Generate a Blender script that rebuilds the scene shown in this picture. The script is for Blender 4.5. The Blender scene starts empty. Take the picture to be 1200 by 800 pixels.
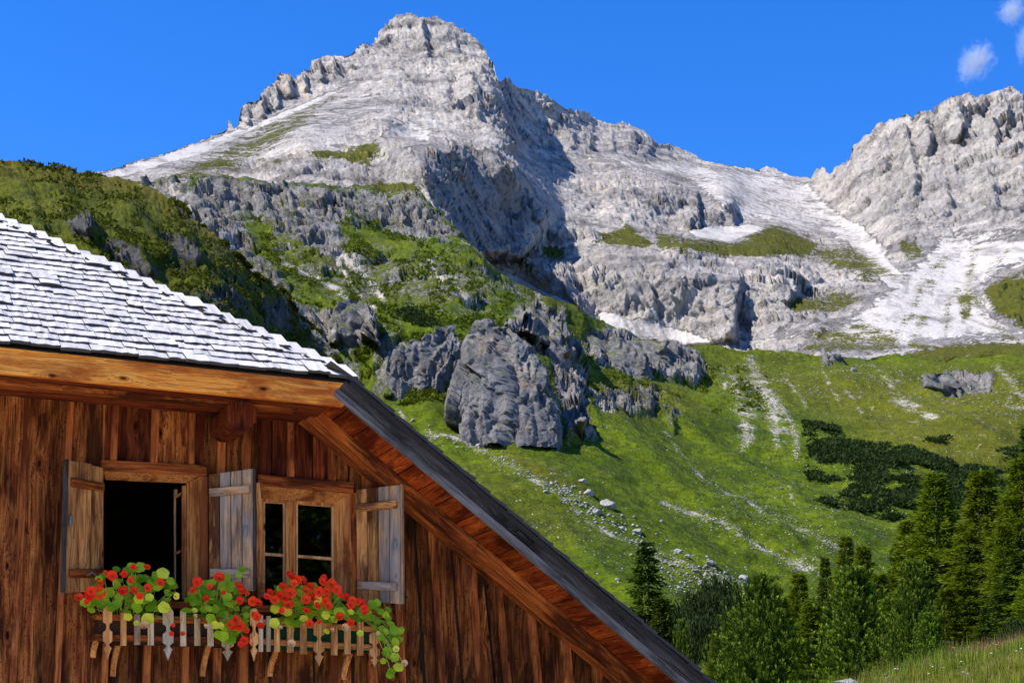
import bpy, math, random
import numpy as np
from math import radians, sin, cos, tan, pi, sqrt, atan2
from mathutils import Matrix, Vector

# ------------------------------------------------------------------ camera, sky, sun
scene = bpy.context.scene
COL = scene.collection
FPX, PPY, PITCH, EYE = 2000.0, 669.0, radians(8), 1.6
cam_data = bpy.data.cameras.new('camera')
cam_data.sensor_width = 36; cam_data.lens = 36 * FPX / 1200
cam_data.shift_y = (PPY - 400) / 1200
cam_data.clip_start = 0.1; cam_data.clip_end = 20000
cam = bpy.data.objects.new('camera', cam_data)
cam.location = (0, 0, EYE); cam.rotation_euler = (radians(90) + PITCH, 0, 0)
COL.objects.link(cam); scene.camera = cam

SUN_EL, SUN_AZ = radians(49), radians(-16)      # az: angle of the sun from -X towards -Y when negative
SV = Vector((-cos(SUN_AZ) * cos(SUN_EL), sin(SUN_AZ) * cos(SUN_EL), sin(SUN_EL)))
world = bpy.data.worlds.new('World'); scene.world = world; world.use_nodes = True
wt = world.node_tree; wt.nodes.clear()
w_out = wt.nodes.new('ShaderNodeOutputWorld'); w_bg = wt.nodes.new('ShaderNodeBackground')
w_sky = wt.nodes.new('ShaderNodeTexSky'); w_sky.sky_type = 'NISHITA'; w_sky.sun_disc = False
w_sky.sun_elevation = SUN_EL; w_sky.sun_rotation = atan2(SV.x, SV.y)
w_sky.altitude = 1800; w_sky.air_density = 1.0; w_sky.dust_density = 0.3; w_sky.ozone_density = 5.0
w_hsv = wt.nodes.new('ShaderNodeHueSaturation'); w_hsv.inputs['Saturation'].default_value = 1.30; w_hsv.inputs['Value'].default_value = 1.30
w_hsv.inputs['Hue'].default_value = 0.513
w_bg.inputs['Strength'].default_value = 0.13
wt.links.new(w_sky.outputs[0], w_hsv.inputs['Color']); wt.links.new(w_hsv.outputs[0], w_bg.inputs[0])
wt.links.new(w_bg.outputs[0], w_out.inputs[0])
sun = bpy.data.lights.new('sun', 'SUN'); sun.energy = 5.0; sun.angle = radians(0.5); sun.color = (1.0, 0.95, 0.87)
sun_o = bpy.data.objects.new('sun', sun); sun_o.rotation_euler = SV.to_track_quat('Z', 'Y').to_euler(); sun_o.location = (0, 0, 60)
COL.objects.link(sun_o)
scene.view_settings.view_transform = 'Standard'; scene.view_settings.look = 'None'
scene.view_settings.exposure = 0.75; scene.view_settings.gamma = 1.0
scene.cycles.max_bounces = 6; scene.cycles.diffuse_bounces = 3; scene.cycles.transparent_max_bounces = 8

# ------------------------------------------------------------------ helpers
rnd = random.Random(7)
rng = np.random.default_rng(7)

def rays(px, py):
    """direction (scaled to y = 1) in which a point of the photograph lies"""
    px = np.asarray(px, float); py = np.asarray(py, float)
    U = (PPY - py) / FPX
    y = cos(PITCH) - U * sin(PITCH)
    return (px - 600) / FPX / y, (sin(PITCH) + U * cos(PITCH)) / y
def at(px, py, d):
    a, e = rays(px, py)
    return Vector((float(a) * d, d, EYE + float(e) * d))

def props(o, label=None, cat=None, group=None, kind=None):
    if label: o['label'] = label
    if cat: o['category'] = cat
    if group: o['group'] = group
    if kind: o['kind'] = kind
    return o
def empty(name, loc=(0, 0, 0), rz=0, **k):
    o = bpy.data.objects.new(name, None); o.location = loc; o.rotation_euler = (0, 0, rz)
    o.empty_display_size = 0.3; COL.objects.link(o); return props(o, **k)
def link(name, me, mat=None, parent=None, M=None, **k):
    o = bpy.data.objects.new(name, me)
    if mat is not None and not me.materials: me.materials.append(mat)
    COL.objects.link(o)
    if parent is not None: o.parent = parent
    if M is not None: o.matrix_local = M
    return props(o, **k)
def mesh(name, verts, faces, mat=None, smooth=False):
    me = bpy.data.meshes.new(name); me.from_pydata([tuple(v) for v in verts], [], faces)
    if mat is not None: me.materials.append(mat)
    if smooth: me.polygons.foreach_set('use_smooth', [True] * len(me.polygons))
    me.update(); return me
def np_mesh(name, V, Fc, mat=None, smooth=False):
    """V (n,3) array, Fc (m,k) array of triangles or quads"""
    me = bpy.data.meshes.new(name); V = np.ascontiguousarray(V, np.float32); Fc = np.ascontiguousarray(Fc, np.int32)
    m, k = Fc.shape
    me.vertices.add(len(V)); me.vertices.foreach_set('co', V.ravel())
    me.loops.add(m * k); me.loops.foreach_set('vertex_index', Fc.ravel())
    me.polygons.add(m); me.polygons.foreach_set('loop_start', np.arange(0, m * k, k, dtype=np.int32))
    me.polygons.foreach_set('loop_total', np.full(m, k, np.int32))
    if smooth: me.polygons.foreach_set('use_smooth', np.ones(m, bool))
    if mat is not None: me.materials.append(mat)
    me.update(calc_edges=True); return me
def attr(me, name, arr):
    a = me.attributes.new(name, 'FLOAT', 'POINT'); a.data.foreach_set('value', np.ascontiguousarray(arr, np.float32).ravel())

# ---- numpy gradient noise
_perm = rng.permutation(256).astype(np.int32); _perm = np.concatenate([_perm, _perm, _perm])
_g = rng.normal(size=(256, 3)).astype(np.float32); _g /= np.linalg.norm(_g, axis=1)[:, None]
def perlin(p):
    pi_ = np.floor(p).astype(np.int32); f = (p - pi_).astype(np.float32); pi_ &= 255
    u = f * f * f * (f * (f * 6 - 15) + 10)
    X, Y, Z = pi_[:, 0], pi_[:, 1], pi_[:, 2]
    out = 0
    for dx in (0, 1):
        wx = u[:, 0] if dx else 1 - u[:, 0]
        a = _perm[X + dx]
        for dy in (0, 1):
            wy = u[:, 1] if dy else 1 - u[:, 1]
            b = _perm[(a + Y + dy) & 255]
            for dz in (0, 1):
                wz = u[:, 2] if dz else 1 - u[:, 2]
                g = _g[_perm[(b + Z + dz) & 255]]
                out = out + wx * wy * wz * (g[:, 0] * (f[:, 0] - dx) + g[:, 1] * (f[:, 1] - dy) + g[:, 2] * (f[:, 2] - dz))
    return out * 1.6
def fbm(p, octv=5, gain=0.5, lac=2.03):
    s = 0; a = 1.0; q = np.asarray(p, np.float32).copy()
    for i in range(octv):
        s = s + a * perlin(q + 17.3 * i); a *= gain; q = q * lac
    return s
def facet(p, seed=0):
    """broken rock: every cell is a plane of its own tilt and height"""
    p = np.asarray(p, np.float32) + seed * 7.7; p = p + np.stack([perlin(p * 1.3 + 5), perlin(p * 1.3 + 25), perlin(p * 1.3 + 45)], 1) * .28
    b = np.floor(p - .5).astype(np.int32); best = np.full(len(p), 1e9, np.float32); out = np.zeros(len(p), np.float32)
    for dx in (0, 1):
        for dy in (0, 1):
            for dz in (0, 1):
                c = b + np.array([dx, dy, dz], np.int32); k = _perm[(_perm[(_perm[c[:, 0] & 255] + c[:, 1]) & 255] + c[:, 2]) & 255]
                j = _g[k] * .38; q = p - (c + .5 + j); d = (q * q).sum(1); g = _g[(k + 91) & 255]; m = d < best
                best = np.where(m, d, best); out = np.where(m, (q * g).sum(1) * 1.1 + (k / 255. - .5) * 1.15, out)
    return out
def ridged(p, octv=5, gain=0.55, lac=2.07):
    s = 0; a = 1.0; q = np.asarray(p, np.float32).copy(); w = 1.0; tot = 0
    for i in range(octv):
        n = 1 - np.abs(perlin(q + 31.7 * i)) * 1.5
        n = np.clip(n, 0, 1) ** 2 * w
        w = np.clip(n * 1.6, 0, 1)
        s = s + a * n; tot += a; a *= gain; q = q * lac
    return s / tot

# ---- node helper
class NT:
    def __init__(s, name):
        s.m = bpy.data.materials.new(name); s.m.use_nodes = True; s.t = s.m.node_tree
        s.b = s.t.nodes['Principled BSDF']; s.out = s.t.nodes['Material Output']
    def n(s, kind, ins=None, **a):
        x = s.t.nodes.new('ShaderNode' + kind)
        for k, v in a.items(): setattr(x, k, v)
        for k, v in (ins or {}).items(): s.set(x, k, v)
        return x
    def set(s, x, k, v):
        i = x.inputs[k]
        if isinstance(v, bpy.types.NodeSocket): s.t.links.new(v, i)
        else: i.default_value = v
    def math(s, op, a, b=None, c=None, clamp=False):
        x = s.t.nodes.new('ShaderNodeMath'); x.operation = op; x.use_clamp = clamp
        for i, v in enumerate((a, b, c)):
            if v is not None: s.set(x, i, v)
        return x.outputs[0]
    def ramp(s, fac, stops, interp='LINEAR'):
        x = s.t.nodes.new('ShaderNodeValToRGB'); s.set(x, 0, fac); cr = x.color_ramp; cr.interpolation = interp
        while len(cr.elements) < len(stops): cr.elements.new(0.5)
        for e, (p, c) in zip(cr.elements, stops):
            e.position = p; e.color = (*c, 1) if len(c) == 3 else c
        return x.outputs[0]
    def mix(s, f, a, b, mode='MIX'):
        x = s.t.nodes.new('ShaderNodeMix'); x.data_type = 'RGBA'; x.blend_type = mode; x.clamp_factor = True
        s.set(x, 0, f)
        for i, v in ((6, a), (7, b)):
            if isinstance(v, tuple) and len(v) == 3: v = (*v, 1)
            s.set(x, i, v)
        return x.outputs[2]
    def noise(s, vec, scale, detail=5, rough=.55, dist=0.0, w=None, col=False):
        x = s.n('TexNoise', {'Scale': scale, 'Detail': detail, 'Roughness': rough, 'Distortion': dist})
        if w is not None: x.noise_dimensions = '4D'; s.set(x, 'W', w)
        if vec is not None: s.set(x, 'Vector', vec)
        return x.outputs['Color' if col else 'Fac']
    def attr(s, name): return s.n('Attribute', attribute_name=name).outputs['Fac']
    def map(s, vec, scale=(1, 1, 1), rot=(0, 0, 0), loc=(0, 0, 0)):
        return s.n('Mapping', {'Vector': vec, 'Scale': scale, 'Rotation': rot, 'Location': loc}).outputs[0]
    def bump(s, h, strength=.5, dist=.02, normal=None):
        x = s.n('Bump', {'Height': h, 'Strength': strength, 'Distance': dist})
        if normal is not None: s.set(x, 'Normal', normal)
        return x.outputs[0]
    def bsdf(s, **k):
        for a, v in k.items():
            a = {'color': 'Base Color', 'rough': 'Roughness', 'normal': 'Normal', 'spec': 'Specular IOR Level', 'metal': 'Metallic'}.get(a, a)
            if isinstance(v, tuple) and len(v) == 3: v = (*v, 1)
            s.set(s.b, a, v)
        return s.m
def simple(name, col, rough=.7, **k):
    t = NT(name); return t.bsdf(color=col, rough=rough, **k)
# ------------------------------------------------------------------ terrain
def stair(x, k=.22):
    f = np.floor(x); r = x - f; return f + smooth01((r - .5 + k) / (2 * k)) * .75 + r * .25
def smooth01(x): x = np.clip(x, 0, 1); return x * x * (3 - 2 * x)
GX, GY = np.meshgrid(np.arange(-80, 1284, 2.0), np.arange(-10, 822, 2.0))     # coarse raster on which outcrops and meadows are laid out
def sample(R, px, py):
    fx = np.clip((px + 80) / 2, 0, R.shape[1] - 1.001); fy = np.clip((py + 10) / 2, 0, R.shape[0] - 1.001)
    ix = fx.astype(int); iy = fy.astype(int); fx = fx - ix; fy = fy - iy
    return (R[iy, ix] * (1 - fx) + R[iy, ix + 1] * fx) * (1 - fy) + (R[iy + 1, ix] * (1 - fx) + R[iy + 1, ix + 1] * fx) * fy
def poly(pts, soft=6.0):
    """1 inside the outline, 0 outside, soft edge in grid units"""
    pts = np.array(pts, float); x0, y0 = pts.min(0) - soft * 2; x1, y1 = pts.max(0) + soft * 2
    R = np.zeros(GX.shape); sel = (GX > x0) & (GX < x1) & (GY > y0) & (GY < y1); X = GX[sel]; Y = GY[sel]
    ins = np.zeros(X.shape, bool); dm = np.full(X.shape, 1e9)
    for (ax, ay), (bx, by) in zip(pts, np.roll(pts, -1, 0)):
        c = (ay > Y) != (by > Y)
        if ay != by: ins ^= c & (X < (bx - ax) * (Y - ay) / (by - ay) + ax)
        t = np.clip(((X - ax) * (bx - ax) + (Y - ay) * (by - ay)) / ((bx - ax) ** 2 + (by - ay) ** 2 + 1e-9), 0, 1)
        dm = np.minimum(dm, np.hypot(X - ax - t * (bx - ax), Y - ay - t * (by - ay)))
    R[sel] = np.clip(0.5 + np.where(ins, dm, -dm) / (2 * soft), 0, 1); return R
def line(pts, w=3.0):
    """ridge of value along a polyline: 1 on it, 0 at w away"""
    pts = np.array(pts, float); R = np.zeros(GX.shape); x0, y0 = pts.min(0) - w; x1, y1 = pts.max(0) + w
    sel = (GX > x0) & (GX < x1) & (GY > y0) & (GY < y1); X = GX[sel]; Y = GY[sel]; dm = np.full(X.shape, 1e9)
    for (ax, ay), (bx, by) in zip(pts[:-1], pts[1:]):
        t = np.clip(((X - ax) * (bx - ax) + (Y - ay) * (by - ay)) / ((bx - ax) ** 2 + (by - ay) ** 2 + 1e-9), 0, 1)
        dm = np.minimum(dm, np.hypot(X - ax - t * (bx - ax), Y - ay - t * (by - ay)))
    R[sel] = np.clip(1 - dm / w, 0, 1); return R
def union(*a):
    r = a[0]
    for b in a[1:]: r = np.maximum(r, b)
    return r
def tps(points):
    P = np.array(points, float); x = P[:, :2] / 300; z = np.log(P[:, 2]); n = len(P)
    r = np.hypot(x[:, None, 0] - x[None, :, 0], x[:, None, 1] - x[None, :, 1])
    K = np.where(r > 0, r * r * np.log(r + 1e-12), 0) + np.eye(n) * 1e-4
    A = np.zeros((n + 3, n + 3)); A[:n, :n] = K; A[:n, n] = 1; A[:n, n + 1:] = x; A[n, :n] = 1; A[n + 1:, :n] = x.T
    w = np.linalg.solve(A, np.concatenate([z, [0, 0, 0]]))
    gx = GX[::4, ::4]; gy = GY[::4, ::4]; q = np.stack([gx.ravel(), gy.ravel()], 1) / 300
    rr = np.hypot(q[:, None, 0] - x[None, :, 0], q[:, None, 1] - x[None, :, 1]); kk = np.where(rr > 0, rr * rr * np.log(rr + 1e-12), 0)
    v = (kk @ w[:n] + w[n] + q @ w[n + 1:]).reshape(gx.shape)
    def f(px, py):
        fx = np.clip((px + 80) / 8, 0, v.shape[1] - 1.001); fy = np.clip((py + 10) / 8, 0, v.shape[0] - 1.001)
        ix = fx.astype(int); iy = fy.astype(int); fx = fx - ix; fy = fy - iy
        return np.exp((v[iy, ix] * (1 - fx) + v[iy, ix + 1] * fx) * (1 - fy) + (v[iy + 1, ix] * (1 - fx) + v[iy + 1, ix + 1] * fx) * fy)
    return f
def buttress(px, py, pts, amp, wl, wr, fade=14):
    """a rib of rock: stands amp metres proud along a crest line, slopes away over wl on one side and breaks off over wr on the other"""
    pts = np.array(pts, float); pts = pts[np.argsort(pts[:, 1])]
    xr = np.interp(py, pts[:, 1], pts[:, 0]); t = px - xr
    v = np.where(t < 0, smooth01(1 + t / wl), smooth01(1 - t / wr))
    e = smooth01((py - pts[0, 1]) / fade) * smooth01((pts[-1, 1] - py) / fade)
    return -amp * v * e
def sheet(name, xs, top, bot, ny, depth, disp, attrs, mat, back=5, back_step=12.0, ypow=1.15, **k):
    nx = len(xs); T = top(xs); B = bot(xs); y0 = T.min(); y1 = B.max(); t = np.linspace(0, 1, ny) ** ypow
    Y = y0 + t * (y1 - y0); PY = np.clip(Y[:, None], T[None, :], B[None, :] + 0 * T[None, :]); PX = np.repeat(xs[None, :], ny, 0)
    px = PX.ravel(); py = PY.ravel(); D = depth(px, py)
    a, e = rays(px, py); P = np.stack([a * D, D, EYE + e * D], 1).reshape(ny, nx, 3)
    du = np.gradient(P, axis=1); dv = np.gradient(P, axis=0); Nn = np.cross(dv, du)
    Nn /= np.linalg.norm(Nn, axis=2)[:, :, None] + 1e-9
    for _ in range(3):
        Nn = (Nn + np.roll(Nn, 4, 0) + np.roll(Nn, -4, 0)) / 3; Nn = (Nn + np.roll(Nn, 4, 1) + np.roll(Nn, -4, 1)) / 3
    Nn = Nn.reshape(-1, 3)
    Nn /= np.linalg.norm(Nn, axis=1)[:, None] + 1e-9
    Nn[Nn[:, 1] > 0] *= -1
    Q = P.reshape(-1, 3) + disp(P.reshape(-1, 3), Nn, px, py)
    Q = Q.reshape(ny, nx, 3)
    rows = [Q]; AT = {n_: f(px, py).reshape(ny, nx) for n_, f in attrs.items()}
    # the far side of the crest, falling away out of sight
    for kk in range(back):
        s = back_step * (kk + 1)
        R = Q[0] + np.array([0, s, -s * (0.25 + 0.18 * kk)]); rows.insert(0, R[None])
    P = np.concatenate(rows, 0); n = P.shape[0]
    i = np.arange(n - 1)[:, None] * nx + np.arange(nx - 1)[None, :]
    Fc = np.stack([i, i + nx, i + nx + 1, i + 1], -1).reshape(-1, 4)
    PYa = np.concatenate([np.repeat(T[None, :] - np.arange(back, 0, -1)[:, None] * 5.0, 1, 0), PY], 0).ravel()
    flat = (PYa[Fc].max(1) - PYa[Fc].min(1)) < 1e-6; Fc = Fc[~flat]
    me = np_mesh(name, P.reshape(-1, 3), Fc, mat, smooth=False)
    for n_, A in AT.items(): attr(me, n_, np.concatenate([np.repeat(A[:1], back, 0), A], 0))
    o = link(name, me, kind='structure', **k); return o, Q, PX, PY

# ---- shared ground colours: limestone, dark crag rock, scree, alpine turf
def terrain_material(name, rock_a, rock_b, rock_c, scree, turf_a, turf_b, turf_c, sc=1.0, rock_bump=1.5, strata=(1, 1, 1), scree_break=.5, g_break=.8, heath=.5):
    t = NT(name); pos = t.n('NewGeometry').outputs['Position']
    n1 = t.noise(pos, .012 * sc, 8, .62); n2 = t.noise(pos, .09 * sc, 8, .65); n3 = t.noise(pos, .5 * sc, 6, .7)
    sp = t.map(pos, strata); n4 = t.noise(sp, .05 * sc, 9, .7, .4)
    rk = t.mix(t.ramp(n4, [(.36, (0, 0, 0)), (.64, (1, 1, 1))]), rock_a, rock_b)
    rk = t.mix(t.ramp(n2, [(.52, (0, 0, 0)), (.72, (1, 1, 1))]), rk, rock_c)
    warm = t.ramp(n1, [(.58, (0, 0, 0)), (.72, (1, 1, 1))])
    rk = t.mix(t.math('MULTIPLY', warm, .35), rk, (.42, .30, .19))
    crk = t.n('TexVoronoi', {'Vector': t.n('VectorMath', {0: t.map(pos, (1, .4, .6)), 1: t.n('VectorMath', {0: t.noise(pos, .1 * sc, 4, .6, 0, None, True), 1: (9., 9., 9.)}, operation='MULTIPLY').outputs[0]}, operation='ADD').outputs[0], 'Scale': .16 * sc}, feature='DISTANCE_TO_EDGE').outputs[0]
    rk = t.mix(t.math('MULTIPLY', t.ramp(crk, [(.0, (.9, .9, .9)), (.05, (0, 0, 0))]), t.ramp(n2, [(.45, (0, 0, 0)), (.62, (.8, .8, .8))])), rk, tuple(c * .45 for c in rock_c))
    fn = t.noise(t.map(pos, (1, .5, .8)), .33 * sc, 7, .75, .8); rk = t.mix(1.0, rk, t.ramp(fn, [(.34, (.50, .50, .52)), (.46, (1, 1, 1)), (.66, (1.22, 1.2, 1.17))]), 'MULTIPLY')
    bd = t.noise(t.map(pos, (.22, .22, 1.25), (.12, -.18, 0)), .035 * sc, 7, .66, 1.2); rk = t.mix(1.0, rk, t.ramp(bd, [(.36, (.50, .50, .53)), (.47, (.92, .92, .92)), (.60, (1.18, 1.16, 1.13))]), 'MULTIPLY')
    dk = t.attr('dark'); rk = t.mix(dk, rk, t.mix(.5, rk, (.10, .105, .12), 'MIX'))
    scn = t.ramp(n3, [(.3, (.72, .72, .72)), (.7, (1.08, 1.08, 1.08))])
    rill = t.noise(t.map(pos, (1, .35, .18)), .09 * sc, 8, .72, .8)
    scc = t.mix(1.0, t.mix(1.0, scree, scn, 'MULTIPLY'), t.ramp(rill, [(.38, (.52, .51, .50)), (.52, (1.06, 1.05, 1.04))]), 'MULTIPLY')
    s_f = t.ramp(t.math('ADD', t.attr('scree'), t.math('ADD', t.math('MULTIPLY', t.math('SUBTRACT', n2, .5), .9), t.math('MULTIPLY', t.math('SUBTRACT', n3, .5), scree_break))), [(.44, (0, 0, 0)), (.56, (1, 1, 1))])
    base = t.mix(s_f, rk, scc)
    gn = t.noise(pos, .03 * sc, 6, .6); gf = t.noise(pos, .22 * sc, 7, .7)
    tf = t.mix(t.ramp(gn, [(.35, (0, 0, 0)), (.62, (1, 1, 1))]), turf_a, turf_b)
    tf = t.mix(t.ramp(gf, [(.42, (0, 0, 0)), (.7, (1, 1, 1))]), tf, turf_c)
    tf = t.mix(t.math('MULTIPLY', t.attr('brown'), .75), tf, (.115, .088, .008))
    bare = t.math('GREATER_THAN', t.math('ADD', t.noise(pos, .16 * sc, 8, .75, .5), t.math('MULTIPLY', t.attr('brown'), .05)), .655)
    tf = t.mix(bare, tf, (.28, .225, .145))
    tuft = t.noise(pos, 1.3 * sc, 5, .7)
    hn = t.noise(pos, .38 * sc, 8, .75, .3); tf = t.mix(t.math('MULTIPLY', t.ramp(hn, [(.52, (0, 0, 0)), (.60, (1, 1, 1))]), heath), tf, (.025, .035, .005))
    tf = t.mix(1.0, tf, t.ramp(tuft, [(.3, (.55, .6, .5)), (.7, (1.35, 1.3, 1.3))]), 'MULTIPLY')
    g_in = t.math('ADD', t.attr('grass'), t.math('MULTIPLY', t.math('ADD', t.math('ADD', t.math('SUBTRACT', n2, .5), t.math('SUBTRACT', n3, .5)), t.math('SUBTRACT', tuft, .5)), g_break))
    g_f = t.ramp(g_in, [(.46, (0, 0, 0)), (.54, (1, 1, 1))])
    colr = t.mix(g_f, base, tf)
    # stones too small to build, lying in the turf
    vo = t.n('TexVoronoi', {'Vector': pos, 'Scale': .8 * sc, 'Randomness': 1.0}); 
    rs = t.n('SeparateColor', {0: vo.outputs['Color']}).outputs[0]
    st = t.math('MULTIPLY', t.math('LESS_THAN', vo.outputs['Distance'], t.math('MULTIPLY', n3, .42)), t.math('LESS_THAN', rs, t.math('MULTIPLY', t.attr('stones'), .28)))
    colr = t.mix(st, colr, (.44, .42, .39))
    h = t.math('ADD', t.math('MULTIPLY', t.math('ADD', n2, t.math('MULTIPLY', fn, .5)), 4.0), t.math('ADD', t.math('MULTIPLY', n3, 1.2), t.math('MULTIPLY', n4, 5.0)))
    hb = t.math('MULTIPLY', h, t.math('SUBTRACT', 1.0, t.math('MULTIPLY', t.math('MAXIMUM', g_f, s_f), .8)))
    hb = t.math('ADD', hb, t.math('MULTIPLY', tuft, .35))
    return t.bsdf(color=colr, rough=.95, spec=.1, normal=t.bump(hb, .9, rock_bump))

ROCK_HI = terrain_material('limestone', (0.53, 0.49, 0.445), (0.33, 0.30, 0.275), (0.135, 0.125, 0.122), (0.50, 0.465, 0.425),
                           (0.057, 0.072, 0.006), (0.084, 0.091, 0.009), (0.038, 0.049, 0.008), sc=.7, g_break=1.5, rock_bump=1.6, strata=(.6, .6, 1.6))
ROCK_LO = terrain_material('alpine_slope', (0.365, 0.342, 0.319), (0.213, 0.201, 0.194), (0.114, 0.110, 0.110), (0.441, 0.395, 0.342),
                           (0.050, 0.086, 0.001), (0.118, 0.158, 0.001), (0.029, 0.042, 0.004), sc=1.6, rock_bump=.9, strata=(1, 1, .5), scree_break=2.2, g_break=1.7, heath=.6)
ROCK_HILL = terrain_material('dark_hill', (0.190, 0.179, 0.167), (0.099, 0.095, 0.091), (0.053, 0.053, 0.053), (0.228, 0.137, 0.076),
                           (0.050, 0.070, 0.001), (0.105, 0.120, 0.002), (0.020, 0.026, 0.002), sc=1.6, rock_bump=1.0, g_break=1.2, heath=.9)

# ---------------- far massif: main summit, saddle and right-hand rock wall
sky_pts = np.array([(-80,262),(0,235),(60,215),(112,202),(140,196),(180,184),(215,172),(240,163),(258,154),(266,151),(269,141),(273,150),(280,146),(281,127),(288,120),(300,117),(306,110),(318,103),
 (328,88),(338,85),(346,94),(354,83),(362,80),(372,69),(384,66),(398,66),(410,64),(420,55),(432,51),(438,40),(447,31),(458,25),(470,21),(482,20),(492,25),(497,21),(512,21),(525,27),(540,36),(552,42),
 (560,49),(568,57),(572,69),(578,73),(580,86),(584,94),(592,93),(606,100),(630,108),(650,118),(662,127),(690,137),(715,147),(738,147),(756,155),(770,168),(786,170),(800,174),(812,180),(824,188),
 (840,192),(862,194),(886,199),(900,196),(912,200),(930,206),(950,208),(955,200),(966,197),(972,206),(982,196),(998,186),(1000,176),(1010,166),(1022,158),(1030,150),(1036,147),(1042,140),(1052,139),
 (1062,131),(1068,137),(1078,128),(1086,131),(1094,133),(1104,120),(1118,118),(1134,116),(1142,124),(1150,117),(1165,108),(1176,106),(1184,102),(1192,107),(1196,116),(1206,112),(1230,104),(1290,96)], float)
top_A = lambda x: np.interp(x, sky_pts[:, 0], sky_pts[:, 1])
bot_A = lambda x: np.interp(x, [-80, 200, 420, 560, 700, 820, 1000, 1290], [300, 270, 330, 370, 420, 440, 460, 460])
dA = tps([(-80,300,620),(-80,262,640),(60,260,700),(60,215,760),(140,196,900),(140,240,780),(200,178,980),(200,230,760),(250,160,1080),(240,200,900),(270,225,800),(285,120,1200),(285,150,1130),(300,180,1000),
 (330,90,1300),(340,120,1240),(350,210,840),(350,170,960),(400,66,1420),(400,110,1260),(420,150,1060),(420,190,900),(430,240,800),(450,150,1040),(470,25,1520),(470,60,1430),(470,110,1230),(480,160,1060),(490,182,930),(490,215,890),(500,260,850),(530,178,945),(560,190,960),(600,200,985),(560,250,910),(540,300,840),(530,152,1100),
 (510,22,1540),(520,60,1420),(530,110,1270),(560,50,1500),(560,90,1370),(570,130,1250),(575,160,1130),(588,100,1450),(610,110,1560),(612,150,1450),(620,180,1330),
 (650,120,1640),(660,180,1450),(640,215,1200),(650,250,1080),(640,290,980),(600,320,900),(580,345,860),(700,145,1750),(700,180,1560),(720,215,1300),(700,250,1160),(690,275,1020),(680,290,975),(700,305,925),(700,360,868),(760,160,1800),(770,185,1700),(780,222,1330),
 (790,258,1250),(800,272,1120),(800,284,985),(800,300,930),(800,385,875),(760,305,925),(820,190,1850),(870,210,1750),(850,232,1330),(850,266,1260),(850,275,1150),(870,300,1010),(870,318,940),(870,390,870),(900,290,1060),(930,310,1020),(960,340,960),(990,300,1100),(940,400,800),(950,370,860),
 (950,208,1850),(960,230,1700),(980,270,1400),(1000,200,1600),(1000,240,1500),(1010,280,1300),(1040,290,1150),(1050,140,1550),(1060,200,1420),(1060,240,1320),(1060,270,1180),(1030,330,960),(1000,370,860),(1000,420,740),(960,420,740),
 (1100,120,1500),(1120,180,1380),(1120,240,1250),(1120,290,1100),(1120,340,940),(1120,400,780),(1190,105,1460),(1190,160,1340),(1190,230,1200),(1190,290,1040),(1190,350,880),(1190,420,740),(1290,96,1460),(1290,200,1250),(1290,320,950),(1290,450,700),(820,440,780)])
def depth_A(px, py):
    D = dA(px, py)
    B = lambda pts, a, wl, wr, f=14: buttress(px, py, pts, a, wl, wr, f)
    D = D + B([(483,160),(488,190),(500,225),(525,262),(548,310)], 170, 50, 80, 18)
    D = D + B([(560,165),(600,190),(632,222),(638,250),(620,285),(600,310)], 60, 40, 22, 16)
    D = D + B([(520,168),(540,190),(548,215)], 40, 16, 12)
    D = D + B([(572,60),(583,90),(590,120),(600,150),(604,180)], 110, 50, 10, 12)
    D = D + B([(545,75),(556,110),(560,145)], 40, 30, 12)
    D = D + B([(520,90),(528,130)], 30, 24, 10)
    D = D + B([(498,24),(494,34),(500,60)], 26, 12, 6, 8)
    D = D + B([(300,108),(310,118),(322,128)], 22, 16, 6, 7)
    for x, y, h in ((288,122,26),(306,112,28),(322,98,28),(338,88,26),(356,84,26),(374,72,24),(392,68,22)):
        D = D + B([(x, y), (x + 4, y + h)], 22, 11, 4, 6)
    D = D + B([(455,225),(462,250),(480,280)], 25, 24, 12)
    D = D + B([(640,305),(655,320),(668,340),(690,365)], 55, 50, 20)     # left bastion of the lower wall
    D = D + B([(866,318),(862,350),(858,410)], 34, 110, 8, 10)              # the corner of the great slab
    D = D + B([(815,218),(817,245),(818,268)], 60, 70, 5, 8)
    D = D + B([(856,232),(858,250),(860,268)], 40, 30, 6, 8)
    D = D + B([(612,150),(640,165)], 20, 20, 10)
    for x, y, y2, a in ((648,150,178,22),(668,148,178,26),(690,152,180,22),(716,152,182,28),(742,154,180,20),(760,165,185,25),(782,172,188,16),(806,176,190,20)):
        D = D + B([(x, y), (x + 3, y2)], a, 16, 6, 8)
    D = D + B([(930,320),(926,345),(915,366)], 26, 30, 16)
    # right-hand wall: towers and gullies
    for pts, a, wl, wr in (([(966,197),(974,226)],30,12,6),([(1012,165),(1004,190),(1014,225),(1022,240)],40,30,12),([(1032,150),(1040,180),(1030,210)],34,16,8),
        ([(1054,140),(1064,170),(1072,205),(1066,235)],46,22,10),([(1080,130),(1090,160),(1084,190)],36,18,8),([(1120,118),(1128,150),(1118,172)],46,26,9),([(1140,116),(1150,140)],26,14,7),
        ([(1166,108),(1180,130),(1172,160)],34,20,10),([(1194,106),(1200,150)],36,18,8),([(1100,200),(1112,235),(1100,262)],34,22,12),([(1150,185),(1165,225),(1160,260)],34,26,12),([(1196,190),(1206,240)],30,22,12)):
        D = D + B(pts, a * .62, wl, wr, 12)
    # scree fans swell outward
    return D
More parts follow.
